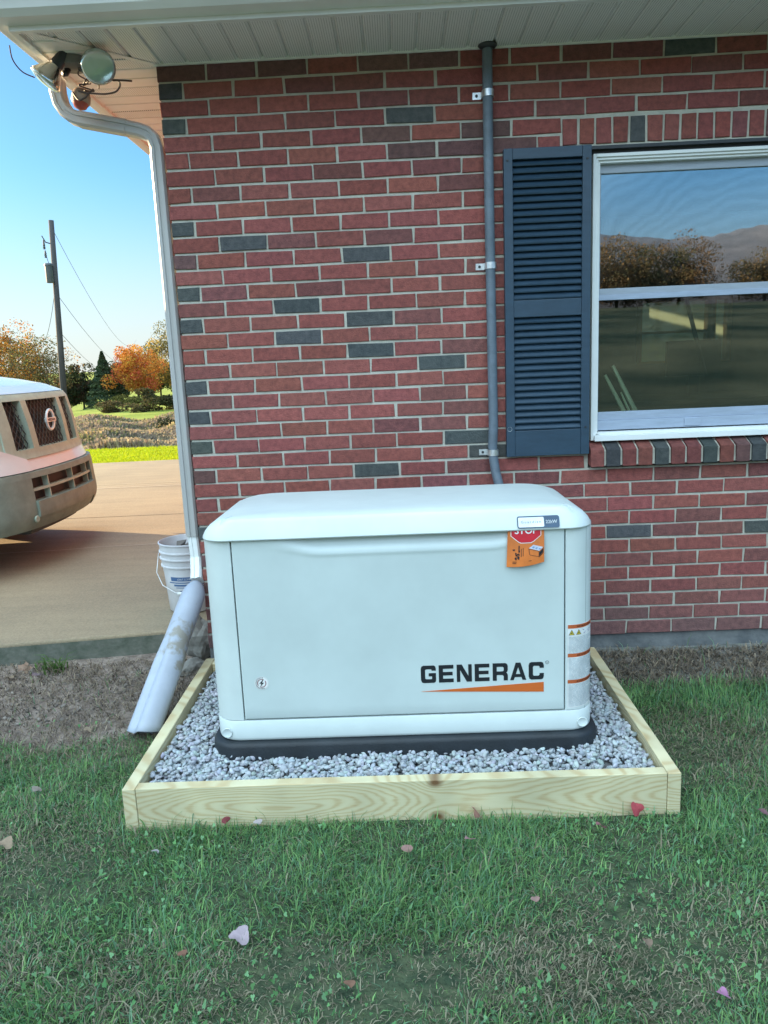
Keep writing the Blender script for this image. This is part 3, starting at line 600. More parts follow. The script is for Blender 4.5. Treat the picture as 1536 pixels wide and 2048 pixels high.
# walk from door right edge counter-clockwise round the back to door left edge
start = [(1.4305, -.974)]; arc_r = [(p[0], p[1]) for p in prs if True]
order = arc_r[33:] + arc_r[:33]       # begins at front-right arc, ends at front-left arc
path = [(1.4305, -.950), (1.4305, -.9725), (1.432, -.974)] + order + [(.3605, -.974), (.362, -.9725), (.362, -.950)]
vs = [(x, y, z) for z in (Z0, Z1) for x, y in path]; m_ = len(path); hs.add(vs, [(i, i+1, m_+i+1, m_+i) for i in range(m_-1)])
ho = hs.build('housing', gen_m, gen, angle=40)
MB().box(.30, 1.50, -.955, -.40, .03, .66).build('inner_frame', gap_m, gen)
DX0, DX1, DZ0, DZ1 = .3665, 1.4265, .0485, .6605
def doorf(u, v):
    x = DX0+(DX1-DX0)*u; z = DZ0+(DZ1-DZ0)*v
    t = max(0, min(1, (x-.44)/.22)); t2 = max(0, min(1, (1.40-x)/.22)); e = (t*t*(3-2*t))*(t2*t2*(3-2*t2)); zc = DZ1 - .034*e
    q = max(0, min(1, (z-zc+.012)/.03)); y = -.9765 + .0155*e*q*q*(3-2*q) - .0022*math.exp(-((z-zc+.020)/.008)**2)*e
    m = min(x-DX0, DX1-x, z-DZ0, DZ1-z); y += .0025*max(0, 1-m/.0025)**2
    return (x, y, z)
def door_grid():
    us = sorted(set([0, .0008, .0016, .0024, 1-.0024, 1-.0016, 1-.0008, 1] + list(np.linspace(0, 1, 90)))); vs_ = sorted(set([0, .0013, .0026, .004, 1-.004, 1-.0026, 1-.0013, 1] + list(np.linspace(0, .86, 14)) + list(np.linspace(.86, 1, 30))))
    d = MB(); W = len(us); P_ = [doorf(u, v) for v in vs_ for u in us]; d.add(P_, [(j*W+i, j*W+i+1, (j+1)*W+i+1, (j+1)*W+i) for j in range(len(vs_)-1) for i in range(W-1)])
    # returned edges
    for (xa, xb) in ((DX0, DX0), (DX1, DX1)): d.add([(xa, -.974, DZ0), (xa, -.974, DZ1), (xa, -.958, DZ1), (xa, -.958, DZ0)], [(0, 1, 2, 3)])
    d.add([(DX0, -.974, DZ0), (DX1, -.974, DZ0), (DX1, -.958, DZ0), (DX0, -.958, DZ0)], [(0, 1, 2, 3)])
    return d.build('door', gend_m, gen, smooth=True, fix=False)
door = door_grid()
# lid
def lidring(ix, iyf, iyb, r, z): return rrect(.2620+ix, 1.5240-ix, -.990+iyf, -.345-iyb, max(.02, r), 10, z)
lid = MB(); LR = [lidring(.006, .010, .004, .080, .6625), lidring(.0015, .002, .001, .083, .6615), lidring(0, 0, 0, .084, .6650), lidring(.001, .0015, .0, .083, .6700), lidring(.009, .0085, .006, .078, .6860), lidring(.024, .016, .012, .072, .7030), lidring(.048, .0225, .018, .062, .7170),
          lidring(.070, .0275, .022, .052, .7255), lidring(.078, .031, .024, .048, .7275), lidring(.086, .037, .027, .044, .7292), lidring(.120, .052, .036, .034, .7322), lidring(.170, .075, .05, .028, .7345), lidring(.24, .11, .08, .02, .7355)]
lid.loft([[(x, y, z - .036*max(0, y+.93)*min(1, max(0, (z-.68)/.045))) for x, y, z in r] for r in LR], capa=False)
lo = lid.build('lid', gen_m, gen, angle=32)
for xx in (.336, 1.452):
    s_ = 1 if xx < .9 else -1; seam = MB()
    seam.tube([(xx, -.9685, .7150), (xx+.004*s_, -.9610, .7270), (xx+.014*s_, -.948, .7302), (xx+.030*s_, -.918, .7305)], [.0008, .0012, .0012, .0004], 6)
    seam.build('lid_crease', gen_m, lo)
# corner plugs
for (x, z) in ((.302, .001), (1.488, .001)): pl = MB(); pl.lathe([(.017, -.002), (.0172, .0008), (.0155, .0016), (.0148, .0008), (0, .0008)], (x, -.9755, z), (0, -1, .0), 28); pl.build('corner_plug', gen_m, gen, smooth=True)
# logo lettering as outlines
LW, LH = .0505, .0605
def letters():
    """wide squared bold capitals: list of (outline, holes) on a unit box, stroke s"""
    s, v = .30, .215; k = .10
    def rect(a, b_, c_, d_): return [(a, b_), (c_, b_), (c_, d_), (a, d_)]
    c = .17
    G = [(c, 0), (1-c*.8, 0), (.97, .05), (1, .16), (1, .56), (.52, .56), (.52, .38), (.74, .38), (.74, v+.02), (.70, v), (.34, v), (.28, .27), (.28, .73), (.34, 1-v), (.66, 1-v), (.72, .75), (.72, .70), (1, .70), (1, .84), (.96, .95), (1-c*.8, 1), (c, 1), (.05, .95), (0, .82), (0, .18), (.05, .05)]
    E = [(0, 0), (.98, 0), (.98, v), (.28, v), (.28, .40), (.92, .40), (.92, .60), (.28, .60), (.28, 1-v), (.98, 1-v), (.98, 1), (0, 1)]
    Nn = [(0, 0), (.23, 0), (.23, .68), (.66, 0), (1, 0), (1, 1), (.77, 1), (.77, .34), (.34, 1), (0, 1)]
    Rr = [(0, 0), (.27, 0), (.27, .32), (.64, .32), (.73, .26), (.73, 0), (1, 0), (1, .33), (.95, .42), (.88, .45), (.96, .50), (1, .60), (1, .84), (.95, .95), (.84, 1), (0, 1)]
    Rh = [(.27, .53), (.66, .53), (.73, .58), (.73, .74), (.66, .79), (.27, .79)]
    Aa = [(0, 0), (.24, 0), (.315, .17), (.755, .17), (.83, 0), (1.08, 0), (.70, 1), (.38, 1)]
    Ah = [(.385, .345), (.685, .345), (.54, .74)]
    Cc = [(c, 0), (1-c, 0), (.95, .05), (1, .18), (1, .36), (.72, .36), (.72, .27), (.66, v), (.34, v), (.28, .27), (.28, .73), (.34, 1-v), (.66, 1-v), (.72, .73), (.72, .66), (1, .66), (1, .82), (.95, .95), (1-c, 1), (c, 1), (.05, .95), (0, .82), (0, .18), (.05, .05)]
    return [(G, []), (E, []), (Nn, []), (E, []), (Rr, [Rh]), (Aa, [Ah]), (Cc, [])]
def poly_mesh(outl, ext):
    c = bpy.data.curves.new('c', 'CURVE'); c.dimensions = '2D'; c.fill_mode = 'BOTH'; c.extrude = ext
    for loop in outl:
        sp = c.splines.new('POLY'); sp.points.add(len(loop)-1); sp.use_cyclic_u = True
        for i, (a_, b_2) in enumerate(loop): sp.points[i].co = (a_, b_2, 0, 1)
    o = bpy.data.objects.new('c', c); me = bpy.data.meshes.new_from_object(o); vs = [tuple(v.co) for v in me.vertices]; fs = [tuple(p.vertices) for p in me.polygons]
    bpy.data.objects.remove(o); bpy.data.curves.remove(c); bpy.data.meshes.remove(me); return vs, fs
lx0, lx1, lz0, lz1 = .9575, 1.3605, .157, .2175
adv = (lx1-lx0+.009)/7
lm = MB(); YF = -.9772
xx = lx0
for i, (o_, hl) in enumerate(letters()):
    wd = adv-.0095
    if i == 5: wd *= .99
    vs, fs = poly_mesh([[(a_*wd, b_2*(lz1-lz0)) for a_, b_2 in lp] for lp in [o_]+hl], .0003)
    lm.add([(xx+a_ - (.002 if i == 5 else 0), YF-c_, lz0+b_2) for a_, b_2, c_ in vs], fs); xx += adv
put_text(lm, 'R', 1.3695, YF, .2135, .0036); vs, fs = poly_mesh([[(.006*math.cos(2*PI*i/20), .006*math.sin(2*PI*i/20)) for i in range(20)], [(.005*math.cos(2*PI*i/20), .005*math.sin(2*PI*i/20)) for i in range(20)]], .0002)
lm.add([(1.3708+a_, YF-c_, .2153+b_2) for a_, b_2, c_ in vs], fs)
lm.build('lettering', black_m, gen)
sw = MB(); sw.prism([(.9575, .1275), (1.3595, .1135), (1.3595, .1475)], -.9778, -.9768, 1); sw.build('swoosh', orange_m, gen)
# badge
bd = MB()
def badge_fn(x, y, z): return (x, y, z)
tilt = (.0105-.0)/.03
def onlid(x, z, o=0.): return (x, -.9892 + (z-.6700)*.44 - o, z)
def sheet(mb, loop, o0, o1, mi):
    n_ = len(loop); vs = [onlid(a_, b_2, o0) for a_, b_2 in loop] + [onlid(a_, b_2, o1) for a_, b_2 in loop]
    mb.add(vs, [tuple(range(n_)), tuple(range(n_, 2*n_))] + [(i, (i+1) % n_, n_+(i+1) % n_, n_+i) for i in range(n_)], mi)
sheet(bd, rr2(1.2765, 1.4085, .6695, .7045, .006), -.004, .0035, 0); sheet(bd, rr2(1.2795, 1.3600, .6725, .7015, .004), .0036, .0040, 1)
put_text(bd, 'Guardian', 1.288, 0, .6845, .0075, 2, 0, 1, .062, space=1.4, fn=lambda x, y, z: onlid(x, z, .0045 - y*0)); put_text(bd, '22kW', 1.3655, 0, .6825, .0100, 1, .0003, 1, .036, fn=lambda x, y, z: onlid(x, z, .0043))
bd.build('badge', [mat('badge_blue', (.035, .075, .13), .4), mat('badge_white', (.78, .80, .80), .4), mat('badge_grey_text', (.12, .25, .33), .5)], gen)
# round lightning sticker
rs = MB(); cx, cz = .431, .1755
def disc(mb, r0, r1, y, mi, a0=0, a1=360, n_=30):
    vs = []; 
    for i in range(n_+1):
        t = R(a0+(a1-a0)*i/n_); vs += [(cx+r0*math.cos(t), y, cz+r0*math.sin(t)), (cx+r1*math.cos(t), y, cz+r1*math.sin(t))]
    mb.add(vs, [(2*i, 2*i+1, 2*i+3, 2*i+2) for i in range(n_)], mi)
disc(rs, 0.0001, .0235, -.9772, 0); disc(rs, .0215, .0222, -.9775, 1, 200, 520); disc(rs, .0125, .0150, -.9776, 2, 60, 215); disc(rs, .0125, .0150, -.9776, 2, 240, 395)
rs.add([(cx+a_, -.9779, cz+b_2) for a_, b_2 in ((.004, .012), (-.008, -.001), (-.001, -.001), (-.005, -.012), (.008, .002), (.001, .002), (.007, .012))], [(0, 1, 2, 5, 6), (2, 3, 4, 5)], 3)
for i in range(24):
    t = R(15*i); 
    if 4 < i < 20: rs.add([(cx+r_*math.cos(t+d_), -.9776, cz+r_*math.sin(t+d_)) for r_, d_ in ((.0175, 0), (.0175, .14), (.0203, .14), (.0203, 0))], [(0, 1, 2, 3)], 3)
rs.build('round_sticker', [mat('sticker_white', (.80, .80, .78), .4), mat('sticker_grey', (.45, .45, .45), .5), mat('sticker_maroon', (.22, .05, .06), .5), black_m], gen)
# warning sticker wrapped round the right-hand corner post
cx0 = 1.448; cy0 = -.974+.080; RR = .080
def post(s, o=0.):
    """arc-length s along the front face from x=1.4375, wrapping the corner"""
    st = 1.448-1.4375
    if s < st: return (1.4375+s, -.974-o)
    a_ = (s-st)/RR; return (1.448+(RR+o)*math.sin(a_), cy0-(RR+o)*math.cos(a_))
ws = MB()
def patch(s0, s1, z_0, z_1, o, mi, n_=14):
    n_ = max(1, int(n_*(s1-s0)/.12)+1); vs = []
    for i in range(n_+1): x, y = post(s0+(s1-s0)*i/n_, o); vs += [(x, y, z_0), (x, y, z_1)]
    ws.add(vs, [(2*i, 2*i+2, 2*i+3, 2*i+1) for i in range(n_)], mi)
SW = .125; patch(0, SW, .052, .342, .0006, 0)
for zb in (.327, .2285, .1375): patch(.001, SW-.001, zb, zb+.0125, .0010, 1)
for (zb, wd, txt) in ((.327, .07, 'WARNING'), (.2285, .09, 'ADVERTENCIA'), (.1375, .08, 'AVERTISSEMENT')):
    put_text(ws, txt, .030, 0, zb+.003, .0068, 2, .0001, 1, wd, ext=.0001, fn=lambda x, y, z: (*post(x, .0014), z))
rr_ = random.Random(4)
def lines(z_1, z_0, mi=3):
    z = z_1
    while z > z_0:
        s = .004; last = rr_.random() < .2
        while s < (SW-.012 if not last else .07):
            e = min(SW-.006, s+rr_.uniform(.008, .022)); patch(s, e, z-.0017, z, .0011, mi, 10); s = e+.0016
        z -= .00415
lines(.2975, .243); lines(.2245, .152); lines(.1335, .056)
for s0 in (.004, .028):
    ws.add([(*post(s0+a_, .0012), .3045+b_2) for a_, b_2 in ((0, 0), (.019, 0), (.0095, .0185))], [(0, 1, 2)], 2); ws.add([(*post(s0+a_, .0015), .3045+b_2) for a_, b_2 in ((.0022, .0013), (.0168, .0013), (.0095, .0155))], [(0, 1, 2)], 4)
    ws.add([(*post(s0+a_, .0018), .3045+b_2) for a_, b_2 in ((.0105, .012), (.0065, .006), (.0092, .006), (.008, .0025), (.0125, .0075), (.0098, .0075))], [(0, 1, 2, 5), (2, 3, 4, 5)], 2)
for s0 in (.052, .072, .092):
    for q in range(4): a_ = rr_.uniform(0, .012); z_ = .305+rr_.uniform(0, .014); patch(s0+a_, s0+a_+rr_.uniform(.002, .006), z_, z_+.0022, .0012, 5, 10)
ws.build('warning_sticker', [MATS['sticker_white'], mat('sticker_orange', (.55, .12, .035), .5), black_m, mat('sticker_print', (.42, .50, .54), .6), mat('sticker_yellow', (.65, .52, .05), .5), mat('sticker_violet', (.25, .22, .38), .5)], gen, fix=False)

# orange tag tucked under the lid (a loose thing)
tg = thing('stop_tag', 'orange paper tag with red stop octagon tucked under the generator lid', 'tag', (1.30, -.985, .60))
def tagf(u, v, o=0.):
    x = 1.2410+.118*u + .006*(1-v)*(1-u*.6); z = .6640-.1130*v + (.014*(u-.45)*(v**2)) - .010*math.sin(PI*u)*v*v*.5
    y = -.9800 - .012*math.sin(v*1.7)*(.6+.4*u) - .004*math.sin(u*PI); return (x, y-o, z)
tb = MB(); tb.grid(lambda u, v: tagf(u, v), 16, 16); tb.grid(lambda u, v: tagf(u, v, -.0006), 16, 16); to = tb.build('tag_card', mat('tag_orange', (.72, .19, .035), .6), tg, smooth=True, fix=False)
def tpoly(mb, pts, o, mi):
    n_ = len(pts); mb.add([tagf(a_, b_2, o) for a_, b_2 in pts], [tuple(range(n_))], mi)
tp = MB()
def octo(k): return [(.10-k, -.0), (.10-k, .17+k*.4), (.34-k*.3, .36+k), (.66+k*.3, .36+k), (.90+k, .17+k*.4), (.90+k, -.0)]
def strips(poly, o, mi, n_=8):
    # fill convex polygon in vertical slices so that it follows the curl
    us = [p[0] for p in poly]; a0, a1 = min(us), max(us)
    def yr(u):
        ys_ = []
        for (p, q) in zip(poly, poly[1:]+poly[:1]):
            if (p[0]-u)*(q[0]-u) <= 0 and abs(p[0]-q[0]) > 1e-9: t = (u-p[0])/(q[0]-p[0]); ys_.append(p[1]+(q[1]-p[1])*t)
        return min(ys_), max(ys_)
    for i in range(n_):
        ua = a0+(a1-a0)*i/n_+1e-6; ub = a0+(a1-a0)*(i+1)/n_-1e-6; p, q = yr(ua), yr(ub)
        for j in range(4):
            f0, f1 = j/4, (j+1)/4; tp.add([tagf(ua, p[0]+(p[1]-p[0])*f0, o), tagf(ub, q[0]+(q[1]-q[0])*f0, o), tagf(ub, q[0]+(q[1]-q[0])*f1, o), tagf(ua, p[0]+(p[1]-p[0])*f1, o)], [(0, 1, 2, 3)], mi)
strips(octo(.018), .0006, 0, 12); strips(octo(0), .0010, 1, 12)
put_text(tp, 'STOP', 0, 0, 0, 1., 0, .02, 1, .62, ext=0, fn=lambda x, y, z: tagf(.19+x, .115-z*.20, .0014))
rr_ = random.Random(2)
for i in range(16):  # rotated caution lettering, blotchy black script
    u0 = .14+rr_.uniform(0, .17); v0 = .52+rr_.uniform(0, .26); tpoly(tp, [(u0, v0), (u0+rr_.uniform(.02, .05), v0+.01), (u0+.03, v0+rr_.uniform(.03, .08)), (u0+.005, v0+.05)], .0009+.00001*i, 2)
for (a_, b_2, c_, d_) in ((.37, .52, .385, .74), (.42, .50, .435, .72), (.15, .86, .26, .875), (.15, .90, .25, .915), (.30, .44, .33, .62), (.58, .86, .66, .872)): tpoly(tp, [(a_, b_2), (c_, b_2), (c_, d_), (a_, d_)], .0010, 2)
tpoly(tp, [(.58, .52), (.70, .43), (.97, .52), (.86, .62)], .0011, 3)                                  # box drawing: lid
for q in range(3): tpoly(tp, [(.66+q*.085, .505+q*.028), (.70+q*.085, .475+q*.03), (.745+q*.085, .495+q*.03), (.705+q*.085, .53+q*.028)], .0014, 4)
for (p, q) in (((.58, .53), (.60, .70)), ((.60, .70), (.86, .79)), ((.86, .63), (.86, .79)), ((.97, .53), (.965, .69)), ((.965, .69), (.86, .79)), ((.58, .53), (.86, .63))):
    d_ = .007; tpoly(tp, [(p[0]-d_, p[1]-d_), (q[0]-d_, q[1]-d_), (q[0]+d_, q[1]+d_), (p[0]+d_, p[1]+d_)], .0016, 2)
tpoly(tp, [(.87, .65), (.96, .56), (.955, .67), (.87, .76)], .0012, 2)
tp.build('tag_print', [white_m, mat('stop_red', (.62, .012, .03), .5), black_m, mat('drawing_pale', (.60, .62, .70), .6), mat('drawing_blue', (.20, .33, .55), .6)], tg, fix=False)

# ================= TIMBER FRAME AND GRAVEL =================
tf = thing('timber_frame', 'pale pine board frame set on the lawn round the gravel bed', 'planter frame', (.876, -.70, -.12))
FX0, FX1, FY0, FY1, FT, FB = .026, 1.726, -1.224, -.165, -.050, -.215
def board(mb, x0, x1, y0, y1, z0, z1): mb.box(x0, x1, y0, y1, z0, z1)
def local_board(name, x0, x1, y0, y1, label, shift):
    # its mesh is centred on the board so that the grain follows each board
    m = MB(); m.box(x0, x1, y0, y1, FB, FT); o = m.build(name, wood_m, tf, bevel=.003, segs=3); tag(o, label); return o
fb = local_board('front_board', FX0+.041, FX1-.041, FY0+.002, FY0+.040, 'wide front board with wavy grain and two knots', 0)
# shift grain space: rebuild object coordinates with x from 0
def recentre(o, p):
    o.data.transform(Matrix.Translation(-Vector(p))); o.location = Vector(o.location)+Vector(p)
pz = -.120+.12
recentre(fb, (0-.876, 0-(-1.20+.70), 0.0))
sb = local_board('side_board', FX0, FX0+.040, FY0, FY1, 'left side board of the frame', 0); recentre(sb, (-.83, -.35, .0))
sb = local_board('side_board', FX1-.040, FX1, FY0, FY1-.02, 'right side board of the frame', 0); recentre(sb, (.83, .25, .03))
bb_ = local_board('back_board', FX0+.041, FX1-.041, FY1-.060, FY1-.022, 'rear board hidden behind the generator', 0)

def stones(name, pts, size, cols, parent=None, m=gravel_m, flat=.8, sub=2):
    """many angular stones as one mesh"""
    bm = bmesh.new(); bmesh.ops.create_icosphere(bm, subdivisions=sub, radius=1); base = np.array([v.co for v in bm.verts]); tri = np.array([[v.index for v in f.verts] for f in bm.faces]); bm.free()
    n_ = len(pts); k = len(base); A = RNG.normal(size=(n_, 3, 3)); Q = np.linalg.qr(A)[0]; dirs = np.linalg.norm(base, axis=1)
    base = base/dirs[:, None]; PN = RNG.normal(size=(n_, 8, 3)); PN /= np.linalg.norm(PN, axis=2)[..., None]; PH = RNG.uniform(.42, .85, (n_, 8)); dt = np.einsum('npi,ki->npk', PN, base); D = np.minimum(1., np.where(dt > .05, PH[..., None]/np.maximum(dt, .05), 9.).min(1)); S = size[:, None]*np.stack([RNG.uniform(.8, 1.35, n_), RNG.uniform(.7, 1.05, n_), RNG.uniform(.5, .85, n_)], 1)
    V = base[None]*D[..., None]*S[:, None, :]; V = np.einsum('nki,nij->nkj', V, Q); V[..., 2] *= flat; V += np.asarray(pts)[:, None, :]
    F = (tri[None] + (np.arange(n_)*k)[:, None, None]).reshape(-1, 3); C = np.repeat(cols, len(tri), axis=0)
    return big_mesh(name, V.reshape(-1, 3), [F], m, C, parent)
N1 = 15500; px = RNG.uniform(FX0+.05, FX1-.05, N1); py = RNG.uniform(FY0+.048, FY1-.07, N1); pzz = -.085 + RNG.uniform(-.014, .010, N1) + .006*np.sin(px*9)*np.cos(py*7)
inside = (px > .275) & (px < 1.515) & (py > -.955) & (py < -.38); pts = np.stack([px, py, pzz], 1)[~inside]
gcol = np.clip((.41 + RNG.normal(0, .06, len(pts)))[:, None]*np.array([.94, 1.0, 1.04])*(1+RNG.normal(0, .035, (len(pts), 3))), .15, .8)
tag(stones('gravel', pts, RNG.uniform(.0078, .0145, len(pts)), gcol), 'loose pale grey crushed stone filling the timber frame', 'gravel', kind='stuff')
MB().box(FX0+.042, FX1-.042, FY0+.042, FY1-.062, -.22, -.106).build('gravel_bed', mat('gravel_bed', (.18, .18, .18), .95), tf)

# ================= FLOODLIGHT =================
fl = thing('floodlight', 'twin floodlight fixture with two round glass lamps under the corner eave', 'floodlight', (-.29, -.09, ZS))
q = MB(); q.lathe([(0, 0), (.058, 0), (.060, -.006), (.058, -.030), (.050, -.036), (0, -.036)], (-.295, -.105, ZS-.001), (0, 0, 1), 32); q.build('mount_plate', mat('fixture_grey', (.17, .17, .16), .6), fl, angle=40)
def lamp(c_, d_, s=1.):
    d_ = Vector(d_).normalized(); c_ = Vector(c_)
    h = MB(); h.lathe([(0, -.125*s), (.017*s, -.125*s), (.020*s, -.115*s), (.024*s, -.068*s), (.022*s, -.064*s), (0, -.064*s)], c_, d_, 20); ho_ = h.build('lamp_socket', dkmetal_m, fl, angle=40)
    r_ = MB(); r_.lathe([(.018*s, -.070*s), (.024*s, -.058*s), (.040*s, -.036*s), (.054*s, -.012*s), (.0605*s, -.002*s), (.0610*s, .003*s)], c_, d_, 36); r_.build('lamp_reflector', reflector_m, fl, smooth=True)
    g_ = MB(); g_.lathe([(.0605*s, .001*s), (.060*s, .006*s), (.050*s, .011*s), (.035*s, .016*s), (.018*s, .0185*s), (0.0001, .0195*s)], c_, d_, 36); g_.build('lamp_lens', lens_m, fl, smooth=True)
lamp((-.160, -.215, 2.335), (.22, -.85, -.48), 1.02); lamp((-.385, -.165, 2.318), (-.62, -.10, -.72), 1.02)
ar = MB(); ar.tube([(-.315, -.11, ZS-.036), (-.325, -.115, 2.352), (-.330, -.125, 2.350)], .012, 10); ar.tube([(-.27, -.11, ZS-.036), (-.245, -.115, 2.365), (-.205, -.11, 2.365)], .012, 10); ar.build('arm', dkmetal_m, fl, smooth=True)
se = MB(); se.lathe([(0, -.03), (.030, -.028), (.036, -.010), (.036, .012), (.030, .022)], (-.285, -.09, 2.268), (-.1, -.25, -1), 28); se.build('sensor_housing', mat('sensor_tan', (.42, .30, .22), .5), fl, smooth=True)
se = MB(); se.lathe([(.030, .020), (.024, .034), (.012, .041), (.0001, .043)], (-.285, -.09, 2.268), (-.1, -.25, -1), 24); se.build('sensor_dome', mat('sensor_red', (.45, .08, .05), .3), fl, smooth=True)
wi = MB()
def wire(pts, r_=.0026):
    p = [Vector(a_) for a_ in pts]; o = []
    for i in range(len(p)-1):
        p0 = p[max(i-1, 0)]; p3 = p[min(i+2, len(p)-1)]
        for k_ in range(6):
            t = k_/6; o.append(.5*((2*p[i])+(-p0+p[i+1])*t+(2*p0-5*p[i]+4*p[i+1]-p3)*t*t+(-p0+3*p[i]-3*p[i+1]+p3)*t**3))
    o.append(p[-1]); wi.tube(o, r_, 7)
wire([(-.28, -.10, 2.362), (-.265, -.14, 2.335), (-.245, -.10, 2.325), (-.26, -.12, 2.305), (-.235, -.15, 2.315), (-.22, -.11, 2.34), (-.19, -.14, 2.32), (-.20, -.12, 2.29)]); wire([(-.27, -.08, 2.33), (-.23, -.12, 2.31), (-.27, -.14, 2.30), (-.225, -.10, 2.29), (-.25, -.14, 2.28)])
wire([(-.265, -.16, 2.272), (-.235, -.17, 2.262), (-.20, -.175, 2.256), (-.16, -.17, 2.254), (-.12, -.165, 2.262), (-.102, -.165, 2.282), (-.106, -.165, 2.300), (-.125, -.17, 2.300)], .0034); wire([(-.13, -.17, 2.302), (-.085, -.165, 2.300), (-.055, -.16, 2.298)], .0036)
wire([(-.30, -.13, 2.28), (-.265, -.17, 2.238), (-.24, -.17, 2.245), (-.22, -.17, 2.262), (-.205, -.165, 2.275)], .0036)
wi.build('wiring', mat('brown_wire', (.07, .04, .03), .5), fl, smooth=True)
w2 = MB(); wi = w2; wire([(-.462, -.27, 2.402), (-.470, -.24, 2.365), (-.455, -.205, 2.335), (-.425, -.17, 2.325)], .0024); w2.build('loose_wire', mat('maroon_wire', (.09, .03, .045), .5), fl, smooth=True)

# ================= DRAIN EXTENSION, BUCKET, RUBBLE =================
dr = thing('drain_extension', 'white plastic drain pipe lying from the downspout to the grass', 'drain pipe', (-.1, -.62, -.16))
A_, B_ = Vector((-.026, -.015, .245)), Vector((-.108, -.640, -.150)); rings = []; NR = 40
for i in range(NR+1):
    t = i/NR; c_ = A_.lerp(B_, t); tt = (B_-A_).normalized(); s_ = tt.cross(Vector((0, 0, 1))).normalized(); n_ = s_.cross(tt).normalized()
    if n_.z < 0: n_ = -n_
    open_ = min(1, t/.10); rw_ = .030 + .024*math.sin(open_*PI/2); rh = .032+.018*math.sin(open_*PI/2)
    if t < .02: rw_ *= .9
    cr = max(0, min(1, (t-.42)/.15)); rw2 = rw_*(1+.18*cr); rg = []
    for j in range(40):
        a_ = 2*PI*j/40; r_ = 1 - cr*.34*math.exp(-((a_-R(112))/R(17))**2) - .03*cr*math.sin(3*a_)
        rg.append(c_ + s_*(-math.cos(a_))*rw2*r_ + n_*math.sin(a_)*rh*r_)
    if i == NR: rg = [p + tt*.03*math.sin(R(9*j)) for j, p in enumerate(rg)]
    rings.append(rg)
dp = MB(); dp.loft(rings, capa=True, capb=False); do_ = dp.build('pipe', drain_m, dr, smooth=True)
sm_ = do_.modifiers.new('thick', 'SOLIDIFY'); sm_.thickness = .0025
bk = thing('plastic_bucket', 'white plastic bucket with blue print standing behind the downspout', 'bucket', (-.235, .62, -.06))
c_ = (-.235, .62, -.056); b1_ = MB(); b1_.lathe([(0, 0), (.118, 0), (.122, .004), (.135, .20), (.140, .245), (.147, .247), (.147, .253), (.1415, .256), (.143, .285), (.151, .287), (.151, .293), (.144, .296), (.1445, .320), (.152, .322), (.152, .328), (.146, .331), (.147, .362), (.153, .366), (.153, .372), (.148, .374), (.1435, .37), (.135, .25), (.118, .012), (0, .01)], c_, (0, 0, 1), 48); b1_.build('bucket_body', bucket_m, bk, angle=50)
bl = MB()
def bpatch(a0, a1, z_0, z_1, mi=0, o=.0008):
    vs = []; n_ = 10
    for i in range(n_+1):
        a_ = R(a0+(a1-a0)*i/n_)
        for z_ in (z_0, z_1): r_ = .1222+(.0128)*(z_-.004)/.196+o; vs.append((c_[0]+r_*math.cos(a_), c_[1]+r_*math.sin(a_), c_[2]+z_))
    bl.add(vs, [(2*i, 2*i+2, 2*i+3, 2*i+1) for i in range(n_)], mi)
bpatch(238, 330, .178, .200); bpatch(232, 330, .166, .172); bpatch(245, 325, .150, .160); bpatch(250, 320, .140, .144)
for i in range(7): bpatch(258, 258+8+5*(i % 4), .122-.011*i, .1255-.011*i); bpatch(275+3*(i % 2), 300, .122-.011*i, .1255-.011*i)
bpatch(256, 268, .030, .052); bpatch(256, 290, .016, .022); put_text(bl, 'JOINT COMPOUND', 0, 0, 0, .010, 1, 0, 1, .11, ext=0, fn=lambda x, y, z: (c_[0]+.1352*math.cos(R(255)+x/.135), c_[1]+.1352*math.sin(R(255)+x/.135), c_[2]+.184+z))
bl.build('bucket_print', [blue_m, bucket_m], bk, fix=False)
hb = MB(); hb.tube([(c_[0]-.155, c_[1]-.02, c_[2]+.31), (c_[0]-.165, c_[1]-.05, c_[2]+.21), (c_[0]-.12, c_[1]-.11, c_[2]+.155), (c_[0]-.04, c_[1]-.16, c_[2]+.125), (c_[0]+.06, c_[1]-.15, c_[2]+.13), (c_[0]+.13, c_[1]-.09, c_[2]+.20), (c_[0]+.155, c_[1]-.01, c_[2]+.31)], .0022, 8); ho_ = hb.build('handle', galv_m, bk, smooth=True)
hb = MB(); hb.tube([(c_[0]-.03, c_[1]-.163, c_[2]+.122), (c_[0]+.05, c_[1]-.158, c_[2]+.122)], .008, 12); hb.build('handle_grip', white_m, ho_, smooth=True)
rb = MB()
for i in range(14): a_ = random.uniform(0, 6.28); r_ = random.uniform(0, .10); x = c_[0]+r_*math.cos(a_); y = c_[1]+r_*math.sin(a_); rb.add([(x+random.uniform(-.03, .03), y+random.uniform(-.03, .03), c_[2]+.31+random.uniform(0, .05)) for _ in range(4)], [(0, 1, 2), (0, 2, 3), (0, 1, 3), (1, 2, 3)])
rb.build('rubbish', mat('rubbish', (.25, .23, .21), .9), bk)

